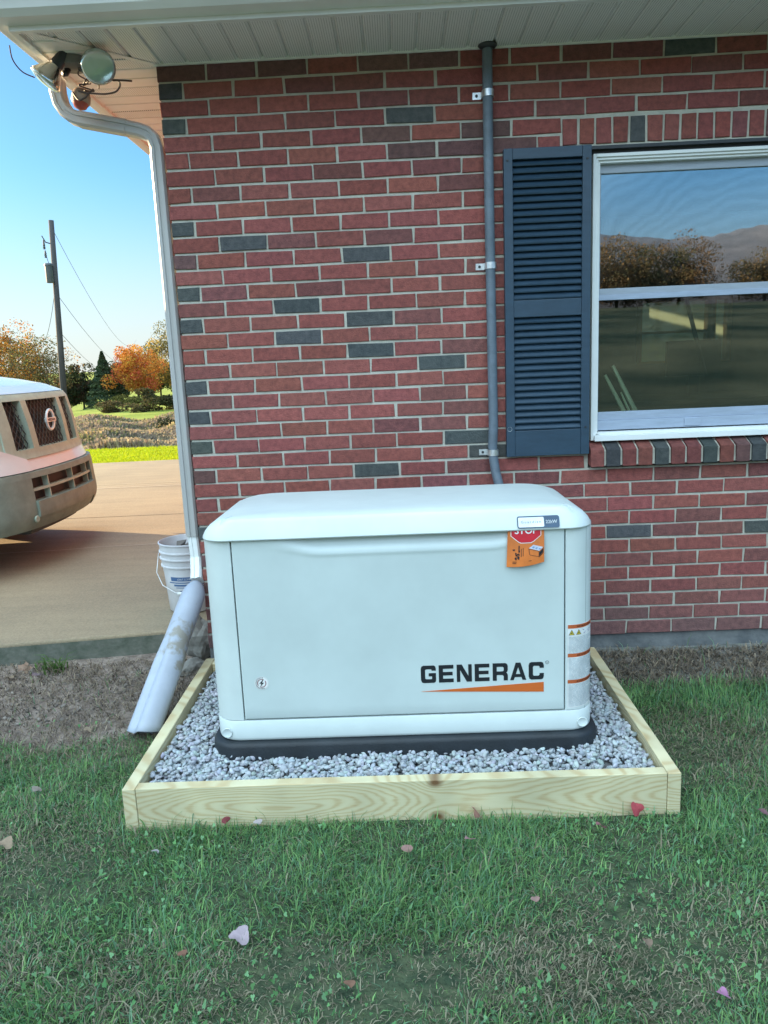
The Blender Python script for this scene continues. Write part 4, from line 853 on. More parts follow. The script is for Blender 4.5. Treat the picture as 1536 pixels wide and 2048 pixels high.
def rock(name, c_, s, label, group=None, m=rock_m, seed=0, cat='stone'):
    bm = bmesh.new(); bmesh.ops.create_icosphere(bm, subdivisions=3, radius=1)
    for v in bm.verts:
        p = v.co.copy(); d_ = 1 + .35*mnoise.noise(p*1.3+Vector((seed*7.3, 0, 0))) + .12*mnoise.noise(p*4+Vector((seed, 3, 0))); v.co = Vector((p.x*s[0], p.y*s[1], p.z*s[2]))*d_
    me = bpy.data.meshes.new(name); bm.to_mesh(me); bm.free(); me.materials.append(m); o = bpy.data.objects.new(name, me); COL.objects.link(o); o.location = c_; o.rotation_euler = (0, 0, seed); tag(o, label, cat, group); return o
rock('foundation_rubble', (-.065, .095, -.045), (.085, .07, .105), 'rough block of broken concrete at the house corner behind the drain pipe', 'broken stones by the corner', rock_m, 3)
rock('broken_stone', (-.085, -.01, -.155), (.070, .05, .042), 'large pale broken stone between the drain pipe and the timber frame', 'broken stones by the corner', rock_m, 1)
rock('broken_stone', (-.005, -.075, -.160), (.042, .035, .028), 'small stone touching the back end of the left frame board', 'broken stones by the corner', rock_m, 5)
rock('broken_stone', (-.245, .085, -.155), (.055, .04, .035), 'stone just left of the drain pipe against the slab edge', 'broken stones by the corner', rock_m, 8)
rock('broken_stone', (-.165, .015, -.165), (.04, .03, .025), 'small flat stone under the drain pipe', 'broken stones by the corner', rock_m, 9)

# ================= VAN =================
VY, VH = 2.02, .95
def vx(s, z, o=0.):
    """front surface of the van: s across (-1 near, 1 far), z height"""
    K = [(.14, -1.42), (.20, -1.37), (.27, -1.325), (.33, -1.315), (.56, -1.335), (.60, -1.345), (.70, -1.385), (.90, -1.41), (1.06, -1.445), (1.10, -1.475), (1.15, -1.60), (1.19, -1.78), (1.235, -2.05), (1.265, -2.4), (1.275, -2.55)]
    for (a_, xa), (b_2, xb) in zip(K, K[1:]):
        if z <= b_2: break
    t = max(0, min(1, (z-a_)/(b_2-a_))); t2 = t; x = xa+(xb-xa)*t2-.14; u = abs(s); return x - .12*u*u - .15*u**4 - .08*u**14 + o
def vP(s, z, o=0.): return (vx(s, z, o), VY+s*VH*(1 if z < 1.0 else 1-.5*(z-1.0)**1.5*.6), z)
van = thing('parked_van', 'white full size van with grey grille and oval chrome badge parked on the driveway', 'van', (-4.3, VY, -.06))
body = MB(); 
def vslab(mb, s0, s1, z0, z1, o=0., th=.04, n_=10, m_=8, mi=0, skew=0., z0b=None, z1b=None, side=True):
    """solid patch of the front surface. s edges may lean with height (skew), z edges may slope (z0b/z1b at s1)"""
    z0b = z0 if z0b is None else z0b; z1b = z1 if z1b is None else z1b
    def fn(u, v, oo):
        za = z0+(z0b-z0)*u; zb_ = z1+(z1b-z1)*u; z = za+(zb_-za)*v; s = s0+(s1-s0)*u + skew*(1-v); return vP(s, z, oo)
    mb.grid(lambda u, v: fn(u, v, o), n_, m_, mi)
    if side:
        mb.grid(lambda u, v: fn(u, 0, o-th*v), n_, 1, mi); mb.grid(lambda u, v: fn(u, 1, o-th*v), n_, 1, mi); mb.grid(lambda u, v: fn(0, u, o-th*v), m_, 1, mi); mb.grid(lambda u, v: fn(1, u, o-th*v), m_, 1, mi)
vslab(body, -1, 1, 1.098, 1.272, 0, .03, 28, 20); body.build('hood', vanp_m, van, smooth=True)
# white fascia band, dips lower towards the near corner
bf = MB(); vslab(bf, -.72, .72, .600, .672, .006, .05, 24, 4); vslab(bf, -1, -.72, .56, .74, .004, .05, 8, 4, z0b=.600, z1b=.672); vslab(bf, .72, 1, .600, .672, .004, .05, 8, 4, z0b=.56, z1b=.76)
vslab(bf, -.86, -.44, .600, .83, .020, .05, 10, 5, z1b=.674)
bf.build('fascia', vanp_m, van, angle=40)
# cab and body
cb = MB(); cs = []
for x, zt, wy in ((-2.50, 1.272, .93), (-2.62, 1.33, .92), (-3.30, 1.93, .86), (-3.75, 2.50, .80), (-4.2, 2.62, .80), (-7.4, 2.62, .82), (-7.5, 2.4, .90)):
    zb_ = .28; cs.append([(x, VY-wy-.05, zb_), (x, VY-.98, .7), (x, VY-.96, min(1.2, zt-.04)), (x, VY-wy+.10, zt-.03), (x, VY-wy+.16, zt), (x, VY+wy-.16, zt), (x, VY+wy-.10, zt-.03), (x, VY+.96, min(1.2, zt-.04)), (x, VY+.98, .7), (x, VY+wy+.05, zb_)])
cb.loft(cs)
cb.add([vP(s, z, -.01) for z in (.28, .7, 1.08) for s in (-1,)] + [(-2.5, VY-.98, z) for z in (.28, .7, 1.235)], [(0, 3, 4, 1), (1, 4, 5, 2)]); cb.add([vP(s, z, -.01) for z in (.28, .7, 1.08) for s in (1,)] + [(-2.5, VY+.98, z) for z in (.28, .7, 1.235)], [(0, 3, 4, 1), (1, 4, 5, 2)])
cb.build('body', vanp_m, van, angle=35)
MB().grid(lambda u, v: (-2.66-.60*v, VY-.78+1.56*u+(.05-.10*u)*v, 1.36+.55*v), 6, 6).build('windscreen', glass('van_glass', .1, (.2, .25, .25)), van)
# grille surround
gr = MB(); vslab(gr, -.60, .60, 1.052, 1.094, .012, .07, 24, 3)                # top bar
vslab(gr, -.62, .62, .674, .735, .014, .07, 24, 3)                              # bottom bar
for sg in (-1, 1):
    a_, b_2 = (.245, .315); vslab(gr, *(sorted((sg*a_, sg*b_2))), .735, 1.052, .014, .07, 3, 8, skew=sg*-.01)
    lo_, hi_ = sorted((sg*.50, sg*.60)); vslab(gr, lo_, hi_, .735, 1.052, .012, .07, 3, 8, skew=0)
    lo_, hi_ = sorted((sg*.60, sg*.78)); vslab(gr, lo_, hi_, .70, 1.092, .002, .06, 5, 8)
gro = gr.build('grille_surround', vanb_m, van, angle=40)
bg = MB(); vslab(bg, -.6, .6, .70, 1.08, -.05, .01, 20, 6, side=False); bg.build('grille_backing', mat('grille_dark', (.012, .013, .015), .6), van)
def vseg(s0, z0, s1, z1, r_=.0035, o=-.012): ms.tube([vP(s0, z0, o), vP((s0+s1)/2, (z0+z1)/2, o), vP(s1, z1, o)], r_, 4, cap=False)
for (a_, b_2) in ((-.24, .24), (.32, .49), (-.49, -.32)):     # diagonal mesh wires clipped to each opening
    ms = MB()
    for sg in (-1, 1):
        for i in range(-14, 22):
            s0 = i*.05; prev = None
            for k_ in range(0, 11):
                z = .735+.0317*k_; s = s0+sg*(k_*.0235); ok = a_ < s < b_2
                if ok and prev: vseg(prev[0], prev[1], s, z)
                prev = (s, z) if ok else None
    ms.build('grille_mesh', mat('mesh_plastic', (.035, .04, .04), .4), van)
em = MB(); ec = Vector(vP(.0, .905, .022)); pts_ = [ec + Vector((0, .058*math.cos(R(t)), .068*math.sin(R(t)))) for t in range(0, 360, 12)]; em.tube(pts_+[pts_[0]], .0095, 8, cap=False)
em.box(ec.x-.006, ec.x+.010, ec.y-.072, ec.y+.072, ec.z-.014, ec.z+.014); eo = em.build('emblem', chrome_m, van, angle=40)
et = MB(); vs, fs = text_mesh('NISSAN', .026, .0006, .0004); wx = max(v[0] for v in vs); et.add([(ec.x+.0105+c2_, ec.y-.056+a_*.112/wx, ec.z-.009+b_2) for a_, b_2, c2_ in vs], fs); et.build('emblem_text', black_m, eo)
for sg in (-1, 1):
    h = MB(); lo_, hi_ = sorted((sg*.80, sg*.99)); vslab(h, lo_, hi_, .76 if sg > 0 else .80, 1.07, .006, .05, 8, 8); h.build('headlight', mat('headlight_clear', (.55, .55, .53), .1, coat=1.), van, smooth=True)
bu = MB()
vslab(bu, -1, 1, .555, .594, .030, .10, 28, 3); vslab(bu, -1, -.50, .22, .555, .030, .10, 12, 10); vslab(bu, .50, 1, .22, .555, .030, .10, 12, 10)
vslab(bu, -.50, .50, .30, .405, .045, .12, 20, 5); vslab(bu, -.58, .58, .215, .30, .020, .10, 20, 4)
bu.build('bumper', vanbp_m, van, angle=35)
b2 = MB(); vslab(b2, -.5, .5, .405, .555, -.03, .01, 16, 3, side=False); b2.build('intake_backing', MATS['grille_dark'], van)
b3 = MB(); vslab(b3, -.495, .495, .468, .484, .022, .04, 20, 2); 
for s in (-.30, .08, .40): vslab(b3, s, s+.012, .405, .555, .018, .04, 2, 4)
b3.build('intake_bar', vanb_m, van, angle=40)
b4 = MB(); vslab(b4, -.40, .40, .165, .2145, -.03, .09, 14, 3); b4.build('air_dam', mat('dam_plastic', (.10, .095, .085), .7), van, angle=40)
b5 = MB(); b5.lathe([(.022, 0), (.024, .006), (.018, .012), (.008, .010), (.0001, .006)], vP(-.52, .29, .031), (1, -.2, 0), 20); b5.build('tow_cover', vanb_m, van, smooth=True)
for (x, y) in ((-2.45, VY-.86), (-2.45, VY+.86), (-6.3, VY-.86), (-6.3, VY+.86)):
    wl = MB(); wl.lathe([(.20, -.12), (.35, -.12), (.375, -.09), (.375, .09), (.35, .12), (.20, .12)], (x, y, .315), (0, 1, 0), 36); wo = wl.build('wheel', mat('tyre_rubber', (.02, .02, .02), .85), van, angle=40)
    wl = MB(); wl.lathe([(.0001, .08), (.07, .09), (.09, .06), (.17, .07), (.205, .11), (.205, -.11), (.17, -.07), (.0001, -.08)], (x, y, .315), (0, 1, 0), 24); wl.build('rim', mat('steel_rim', (.4, .4, .4), .4, metal=.6), wo, angle=40)
MB().box(-7.2, -1.75, VY-.7, VY+.7, .26, .40).build('underbody', MATS['grille_dark'], van)

# ================= UTILITY POLE, LINES =================
up_ = thing('utility_pole', 'tall wooden utility pole with a grey transformer can', 'utility pole', (-16.1, 36, -2.7))
p = MB(); p.tube([(-16.30, 36, -2.7), (-16.02, 36, 2.9), (-15.74, 36, 8.72)], [.17, .15, .125], 14); p.build('pole_shaft', pole_m, up_, smooth=True)
p = MB(); p.lathe([(0, 0), (.17, 0), (.18, .04), (.18, .78), (.20, .80), (.20, .86), (.16, .92), (0, .94)], (-16.02, 35.72, 5.75), (0, 0, 1), 20); p.build('transformer_can', xf_m, up_, angle=40)
p = MB()
for (x, z, h_) in ((-16.13, 6.95, .35), (-16.15, 7.35, .45)): p.lathe([(.04, 0), (.07, .02), (.04, .06), (.07, .10), (.04, .14), (.06, .18), (.03, h_)], (x, 35.8, z), (0, 0, 1), 10)
p.tube([(-15.8, 36, 7.6), (-16.1, 35.9, 7.7), (-16.25, 35.9, 8.0)], .03, 6); p.tube([(-16.13, 35.8, 7.2), (-16.05, 35.8, 6.8), (-16.0, 35.75, 6.7)], .015, 5); p.build('insulator', xf_m, up_)
def line(a_, b_2, sag, label):
    a_, b_2 = Vector(a_), Vector(b_2); m = MB(); m.tube([a_.lerp(b_2, t/20)-Vector((0, 0, sag*4*(t/20)*(1-t/20))) for t in range(21)], .013, 5, cap=False); tag(m.build('power_line', mat('line_black', (.05, .05, .05), .6)), label, 'power line', 'overhead lines from the pole')
line((-15.72, 36, 8.3), (-50, 150, 7.6), 3., 'uppermost wire leaving the top of the utility pole')
line((-15.9, 36, 5.25), (-51, 150, 4.9), 2.6, 'middle wire leaving the pole just below the transformer can')
line((-15.98, 36, 3.4), (-55, 150, 3.4), 1.7, 'lowest wire leaving the pole at mid height')
line((-16.0, 36, 5.3), (-21, 45, 3.2), .4, 'short wire dropping from the transformer to the left')

# ================= TREES =================
def crown_pts(c_, s, n_, clumps=26, shape='round', seed=0, fill=.45):
    r_ = np.random.default_rng(seed); out = []
    if shape == 'cone':
        h = r_.uniform(0, 1, n_)**1.25; ang = r_.uniform(0, 2*PI, n_); tier = .75+.25*np.abs(np.sin(h*32)); rad = (1-h)*tier*(.55+.45*np.sqrt(r_.uniform(0, 1, n_))); return np.stack([c_[0]+s[0]*rad*np.cos(ang), c_[1]+s[1]*rad*np.sin(ang), c_[2]-s[2]+2*s[2]*h - .15*rad*s[2]], 1), h
    cc = []
    for i in range(clumps):
        v = r_.normal(size=3); v /= np.linalg.norm(v); rr = r_.uniform(fill, .92); p_ = v*rr; 
        if p_[2] < -.55: p_[2] *= .6
        cc.append((p_, r_.uniform(.20, .36)))
    k = r_.integers(0, clumps, n_); C_ = np.array([a_[0] for a_ in cc])[k]; S_ = np.array([a_[1] for a_ in cc])[k]; v = r_.normal(size=(n_, 3)); v /= np.linalg.norm(v, axis=1)[:, None]; v *= (r_.uniform(.3, 1, n_)**.6)[:, None]
    P_ = C_+v*S_[:, None]; return np.asarray(c_)+P_*np.asarray(s), k/clumps
def tree(name, base, height, width, cols, label, n_=5000, leaf=.3, shape='round', seed=1, group=None, trunk=.3, cat='tree', fill=.45, clumps=26, grp_tone=.25, low=False):
    if base[1] > 18: base = (base[0], base[1], gz(base[0], base[1])-.05)
    t = thing(name, label, cat, base, group); bx, by, bz = base; r_ = np.random.default_rng(seed)
    cz_ = bz+height*(.5 if shape == 'cone' or low else .58); s = (width/2, width/2, height*(.5 if shape == 'cone' or low else .42))
    P_, k = crown_pts((bx, by, cz_), s, n_, clumps, shape, seed, fill); n_ = len(P_); sz = leaf*r_.uniform(.5, 1.2, n_)
    A = r_.normal(size=(n_, 3)); A /= np.linalg.norm(A, axis=1)[:, None]; B = np.cross(A, r_.normal(size=(n_, 3))); B /= np.linalg.norm(B, axis=1)[:, None]
    V_ = np.stack([P_-A*sz[:, None]*.5, P_+B*sz[:, None]*.32, P_+A*sz[:, None]*.5, P_-B*sz[:, None]*.32], 1).reshape(-1, 3); F_ = np.arange(4*n_).reshape(-1, 4)
    cols = np.array(cols); ci = (np.floor((k*7.3 % 1)*len(cols)).astype(int)); rnd = r_.uniform(0, 1, n_) < .35; ci[rnd] = r_.integers(0, len(cols), rnd.sum()); C_ = cols[ci]*(1+r_.normal(0, grp_tone, n_))[:, None]; C_ = np.clip(C_, .005, .7)
    big_mesh('crown', V_, [F_], tree_m, C_, t)
    m = MB(); top = (bx+.02*height, by, bz+height*.78); m.tube([(bx, by, bz-.2), (bx+.01*height, by, bz+height*.3), top], [trunk*.5, trunk*.38, trunk*.08], 10)
    if shape != 'cone':
        for i in range(9):
            a_ = 2*PI*i/9+r_.uniform(-.3, .3); z_ = bz+height*r_.uniform(.22, .5); e = Vector((bx+math.cos(a_)*width*.36, by+math.sin(a_)*width*.36, z_+height*r_.uniform(.15, .36))); st = Vector((bx, by, z_)); m.tube([st, st.lerp(e, .5)+Vector((0, 0, .03*height)), e], [trunk*.2, trunk*.12, trunk*.03], 6)
    m.build('trunk', bark_m, t, smooth=True); return t
OL = (.22, .20, .08); ORG = (.70, .27, .05); RED = (.68, .13, .06); YEL = (.55, .38, .09); GRN = (.09, .12, .05); DG = (.055, .085, .05); BR = (.30, .18, .08)
G1 = 'autumn trees across the far field'
tree('maple_tree', (-49.5, 98, -2.9), 13.2, 15, [OL, ORG, YEL, BR, OL, (.2, .13, .05)], 'large olive and orange tree behind the van and utility pole', 20000, .30, seed=3, group=G1, trunk=.5, fill=.35, clumps=70, low=True)
tree('maple_tree', (-44.6, 97, -2.9), 8.6, 6.5, [OL, OL, BR, (.13, .11, .05)], 'thin brown tree touching the left side of the pole', 2600, .26, seed=8, group=G1, trunk=.3, fill=.4, clumps=34)
tree('spruce_tree', (-36.7, 96, -3.2), 7.0, 6.4, [(.07, .11, .05), (.11, .14, .07), DG], 'dark green conifer with a pointed top', 9500, .36, 'cone', 5, trunk=.35)
tree('maple_tree', (-32.2, 95, -2.9), 7.3, 7.6, [ORG, ORG, (.72, .33, .06), RED, (.70, .24, .05)], 'bright orange and red rounded maple in the far field', 14000, .26, seed=6, group=G1, fill=.35, clumps=52, low=True)
tree('maple_tree', (-30.0, 104, -2.6), 9.9, 9.6, [OL, OL, YEL, (.13, .12, .045)], 'tall olive tree rising behind the orange maple', 13000, .28, seed=12, group=G1, fill=.35, clumps=54, low=True)
tree('maple_tree', (-26.4, 100, -1.9), 6.6, 5.5, [OL, YEL, (.3, .12, .04)], 'yellowish tree half hidden by the house corner', 6500, .26, seed=15, group=G1, clumps=36, low=True)
G2 = 'dark woods behind the maples'
for i, (x, y, h_, wd_, lab) in enumerate(((-43.0, 104, 6.4, 6.5, 'dark round tree just right of the pole base'), (-39.8, 108, 6.6, 6.5, 'dark tree directly left of the conifer'), (-34.5, 112, 6.3, 8, 'dark tree between the conifer and the orange maple'), (-58, 108, 9, 12, 'dark tree behind the large orange one at the frame edge'), (-47.5, 108, 6.2, 8, 'brownish tree low behind the pole'))):
    tree('woodland_tree', (x, y, -2.9), h_, wd_, [DG, GRN, (.05, .06, .03), (.09, .055, .03)] if i != 4 else [BR, OL, (.22, .10, .04)], lab, 7000, .36, seed=20+i, group=G2, fill=.2, clumps=36, low=True)
tree('garden_tree', (8.2, 19, -.4), 6.5, 7.0, [OL, YEL, GRN, BR], 'olive tree behind the house seen through the rear window of the room', 5000, .2, seed=77, low=True)
def bush(base, s, cols, label, n_, leaf, seed, group):
    base = (base[0], base[1], gz(base[0], base[1])-.05)
    t = thing('bush', label, 'bush', base, group); r_ = np.random.default_rng(seed); P_, k = crown_pts((base[0], base[1], base[2]+s[2]*.5), s, n_, 18, 'round', seed, .2); P_ = P_[P_[:, 2] > base[2]-.1]; n_ = len(P_)
    A = r_.normal(size=(n_, 3)); A /= np.linalg.norm(A, axis=1)[:, None]; B = np.cross(A, r_.normal(size=(n_, 3))); B /= np.linalg.norm(B, axis=1)[:, None]; sz = leaf*r_.uniform(.5, 1.2, n_)[:, None]
    V_ = np.stack([P_-A*sz*.5, P_+B*sz*.32, P_+A*sz*.5, P_-B*sz*.32], 1).reshape(-1, 3); C_ = np.array(cols)[r_.integers(0, len(cols), n_)]*(1+r_.normal(0, .25, n_))[:, None]; big_mesh('crown', V_, [np.arange(4*n_).reshape(-1, 4)], tree_m, np.clip(C_, .005, .6), t)
    m = MB(); m.tube([(base[0], base[1], base[2]-.1), (base[0]+.05, base[1], base[2]+s[2]*.7)], [.05, .02], 6); m.build('stem', bark_m, t)
bush((-22.5, 72, -2.6), (3.6, 2.2, 1.5), [(.05, .06, .025), (.08, .08, .03), (.10, .08, .04)], 'wide dark olive bush on the hillside beside the downspout', 5200, .22, 4, 'bushes in the far field')
bush((-28.0, 74, -2.9), (3.0, 2., .8), [(.09, .085, .035), (.14, .10, .05), (.06, .06, .03)], 'low brownish bush left of the wide dark one', 3000, .2, 6, 'bushes in the far field')
bush((-31.0, 90, -2.2), (3.2, 2., .9), [(.12, .12, .035), (.2, .18, .05)], 'small yellow green bush under the orange maple', 2500, .22, 7, 'bushes in the far field')
bush((-15.2, 50, -2.9), (1.8, 1.5, .8), [(.05, .06, .03), (.03, .04, .02)], 'small dark bush at the weedy edge near the downspout', 2200, .15, 9, 'bushes in the far field')
# weedy meadow strip
def weeds():
    r_ = np.random.default_rng(31); n_ = 230000; y = 32+26*r_.uniform(0, 1, n_)**.9; x = -(y*.22+4)-r_.uniform(0, 1, n_)*(y*.34+6)+6; z = np.array([gz(a_, b_2) for a_, b_2 in zip(x, y)]); lim = 66-.55*np.clip(x+24, -8, 14); ok = y < lim
    x, y, z = x[ok], y[ok], z[ok]; n_ = len(x); h = r_.uniform(.25, 1.0, n_)*(.7+.5*np.sin(x*.9)*np.cos(y*.4)); a_ = r_.uniform(0, PI, n_); wd_ = r_.uniform(.012, .04, n_); lx_ = r_.normal(0, .2, n_)
    dx, dy = np.cos(a_)*wd_, np.sin(a_)*wd_; B0 = np.stack([x-dx, y-dy, z-.1], 1); B1 = np.stack([x+dx, y+dy, z-.1], 1); T1 = np.stack([x+dx*1.6+lx_, y+dy*1.6, z+h], 1); T0 = np.stack([x-dx*1.6+lx_, y-dy*1.6, z+h], 1)
    V_ = np.stack([B0, B1, T1, T0], 1).reshape(-1, 3); pal = np.array([(.50, .40, .24), (.42, .32, .24), (.34, .28, .2), (.28, .28, .12), (.60, .45, .22), (.38, .31, .28)]); nz = ((np.sin(x*.5+y*.3)+np.sin(y*.7))*.25+.5); ci = np.clip((nz*5+r_.uniform(-1.5, 1.5, n_)).astype(int), 0, 5)
    tag(big_mesh('weeds', V_, [np.arange(4*n_).reshape(-1, 4)], tree_m, pal[ci]*r_.uniform(.5, 1.25, (n_, 1))), 'tall dry tan weeds in the hollow beyond the lawn', 'weeds', kind='stuff')
weeds()
# lawn strip blades beyond driveway
def blades(name, x, y, z, h, wd, lean, cols, label, kind='stuff', cat='grass', yaw_=None, mid=.55):
    r_ = RNG; n_ = len(x); a_ = r_.uniform(0, 2*PI, n_) if yaw_ is None else yaw_; d = np.stack([np.cos(a_), np.sin(a_), np.zeros(n_)], 1); s = np.stack([-np.sin(a_), np.cos(a_), np.zeros(n_)], 1)*wd[:, None]; B = np.stack([x, y, z], 1)
    ca, sa = np.cos(lean*.55), np.sin(lean*.55); c2_, s2_ = np.cos(lean*1.25), np.sin(lean*1.25)
    M_ = B + (d*sa[:, None]+np.array([0, 0, 1])*ca[:, None])*(h*mid)[:, None]; T_ = M_ + (d*s2_[:, None]+np.array([0, 0, 1])*c2_[:, None])*(h*(1-mid))[:, None]
    V_ = np.stack([B-s*.8, B+s*.8, M_+s*.8, M_-s*.8, T_], 1).reshape(-1, 3); b0 = np.arange(n_)*5; Q_ = np.stack([b0, b0+1, b0+2, b0+3], 1); T3 = np.stack([b0+3, b0+2, b0+4], 1)
    return tag(big_mesh(name, V_, [Q_, T3], straw_m, np.concatenate([cols, cols]), smooth=False), label, cat, kind=kind)
n_ = 100000; y = RNG.uniform(7.5, 10.8, n_); x = -(y+3.3)*RNG.uniform(.18, .58, n_)+.9; y = np.maximum(y, 7.75+.05*(x+3)+.02); z = np.array([gz(a_, b_2) for a_, b_2 in zip(x, y)])
pal = np.array([(.46, .56, .012), (.56, .62, .02), (.36, .48, .012)]); blades('lawn_strip', x, y, z, RNG.uniform(.03, .085, n_), np.full(n_, .006), RNG.uniform(.1, .9, n_), pal[RNG.integers(0, 3, n_)]*RNG.uniform(.8, 1.2, (n_, 1)), 'bright sunlit strip of lawn along the far driveway edge')

# ---- near lawn ----
def nz2(x, y, s, o=0): return np.array([mnoise.noise((a_*s, b_2*s, o)) for a_, b_2 in zip(x, y)])
def near_lawn():
    n_ = 560000; x = RNG.uniform(-1.7, 3.1, n_); y = RNG.uniform(-2.75, .0, n_)
    base = nz2(x, y, 2.3, 1); bare = nz2(x, y, 5., 9); dens = np.clip(.80 + .55*base, .15, 1)
    edge = np.where(x > 1.70, -.33+.05*bare, np.where(x < .04, -.60+.22*base+.10*bare-.25*np.clip(-x-.1, 0, 1), -1.0))
    dens = np.where(y > edge, 0.012, dens)
    brown = np.clip((nz2(x, y, 3.1, 4)-.12)*3, 0, 1)*np.clip((-1.55-y)*3, 0, 1) + .85*np.clip(1-((x-1.95)**2*3+(y+.82)**2*9), 0, 1)+.75*np.clip(1-((x-1.5)**2*5+(y+1.75)**2*14), 0, 1)+.9*np.clip(1-((x-.62)**2*5+(y+1.88)**2*22), 0, 1)+.8*np.clip(1-((x-1.15)**2*7+(y+1.83)**2*40), 0, 1)+.6*np.clip(1-((x+.25)**2*5+(y+1.35)**2*12), 0, 1); brown = np.clip(brown, 0, 1)
    lft = np.clip((.1-x)*1.3, 0, 1)*.35; dens *= 1-.35*brown
    inframe = (x > FX0-.004) & (x < FX1+.004) & (y > FY0-.002); pipe = (np.abs(x-(-.026+(-.108+.026)*np.clip((-.015-y)/.625, 0, 1))) < .05) & (y > -.66); keep = (RNG.uniform(0, 1, n_) < dens) & ~inframe & ~pipe
    x, y, base, brown, lft = x[keep], y[keep], base[keep], brown[keep], lft[keep]; n_ = len(x); z = np.array([gz(a_, b_2) for a_, b_2 in zip(x, y)])-.004
    lush = np.clip((x-1.7)*2, 0, 1)*np.clip((y+1.4)*3, 0, 1); h = RNG.gamma(5, .0064, n_)*(1+.35*lush)*(1-.4*brown)*(1+.3*base); h = np.clip(h, .012, .10); lean = np.clip(RNG.normal(1.05, .55, n_), .05, 2.0)
    fld = nz2(x, y, 4., 7)*6; yw = fld + RNG.normal(0, 1.5, n_); wd = RNG.gamma(5, .00022, n_)+.0003
    green = np.array([(.16, .31, .12), (.19, .35, .12), (.10, .25, .10), (.25, .42, .15), (.18, .33, .19)]); strawc = np.array([(.36, .31, .21), (.26, .23, .16), (.44, .39, .27)])
    c = green[RNG.integers(0, 5, n_)]*RNG.uniform(.7, 1.3, (n_, 1)); st = RNG.uniform(0, 1, n_) < (.10+.75*brown+lft*.55); c[st] = strawc[RNG.integers(0, 3, st.sum())]*RNG.uniform(.6, 1.1, (st.sum(), 1)); lean[st] = np.clip(lean[st]+.5, 0, 1.5)
    blades('grass', x, y, z, h, wd, lean, c, 'shaded green lawn around the timber frame', yaw_=yw)
near_lawn()
def clover():
    n_ = 9000; x = RNG.uniform(-1.5, 2.9, n_); y = RNG.uniform(-2.7, -1.25, n_); k = nz2(x, y, 3., 22) > -.08; side = RNG.uniform(0, 1, n_) < .12; y = np.where(side, RNG.uniform(-1.25, -.45, n_), y); ok = k & ~((x > FX0-.02) & (x < FX1+.02) & (y > FY0-.02)) & ((x > FX1) | (x < -.1) | (y < FY0)); x, y = x[ok], y[ok]; n_ = len(x)
    z = np.array([gz(a_, b_2) for a_, b_2 in zip(x, y)])+RNG.uniform(.010, .036, n_); V_ = []; r = RNG.uniform(.0016, .0034, n_); C_ = np.array([(.15, .34, .12), (.21, .40, .19), (.11, .27, .10)])[RNG.integers(0, 3, n_)]*RNG.uniform(.7, 1.3, (n_, 1)); F_ = []; a0 = RNG.uniform(0, 6.28, n_); tx = RNG.normal(0, .7, n_); ty = RNG.normal(0, .7, n_)
    allV = []
    for l in range(3):
        a_ = a0+l*2.094; cx_ = x+np.cos(a_)*r*.95; cy_ = y+np.sin(a_)*r*.95
        for q_ in range(6):
            b_2 = a_+q_*PI/3; dx = cx_-x+np.cos(b_2)*r; dy = cy_-y+np.sin(b_2)*r; allV.append(np.stack([x+dx, y+dy, z+dx*tx+dy*ty], 1))
    V_ = np.stack(allV, 1).reshape(-1, 3); b0 = (np.arange(n_)*18)[:, None]; F_ = np.concatenate([b0+np.arange(6)[None]+6*l for l in range(3)], 0)
    tag(big_mesh('clover', V_, [F_], straw_m, np.concatenate([C_]*3)), 'small clover leaves scattered through the lawn', 'clover', kind='stuff')
clover()
def litter():   # dead straw and crumbs on the bare soil
    n_ = 13000; L_ = RNG.uniform(0, 1, n_) < .62; x = np.where(L_, RNG.uniform(-1.6, .0, n_), RNG.uniform(1.72, 3., n_)); y = np.where(L_, RNG.uniform(-.8, .12, n_), RNG.uniform(-.38, -.04, n_)); ok = ~((x < 0) & (y > slab_front(x)-.02)); x, y = x[ok], y[ok]; n_ = len(x)
    z = np.array([gz(a_, b_2) for a_, b_2 in zip(x, y)])+.006; c = np.array([(.34, .27, .19), (.24, .19, .14), (.44, .36, .26), (.15, .12, .09)])[RNG.integers(0, 4, n_)]*RNG.uniform(.6, 1.1, (n_, 1))
    blades('dead_straw', x, y, z, RNG.uniform(.015, .06, n_), RNG.uniform(.0008, .003, n_), RNG.uniform(1.2, 1.6, n_), c, 'dry straw and dead grass lying on the bare soil', cat='straw')
    n2 = 3200; L_ = RNG.uniform(0, 1, n2) < .5; x = np.where(L_, RNG.uniform(-1.6, -.02, n2), RNG.uniform(1.72, 3., n2)); y = np.where(L_, RNG.uniform(-.5, .12, n2), RNG.uniform(-.34, -.03, n2)); ok = ~((x < 0) & (y > slab_front(x)-.02)); x, y = x[ok], y[ok]; z = np.array([gz(a_, b_2) for a_, b_2 in zip(x, y)])+.002
    cc_ = np.clip((.21+RNG.normal(0, .06, len(x)))[:, None]*np.array([1, .86, .74]), .06, .45); tag(stones('soil_crumbs', np.stack([x, y, z], 1), RNG.gamma(3, .0018, len(x))+.002, cc_, sub=1), 'crumbs of soil and small stones on the bare ground by the wall', 'soil', kind='stuff')
litter()
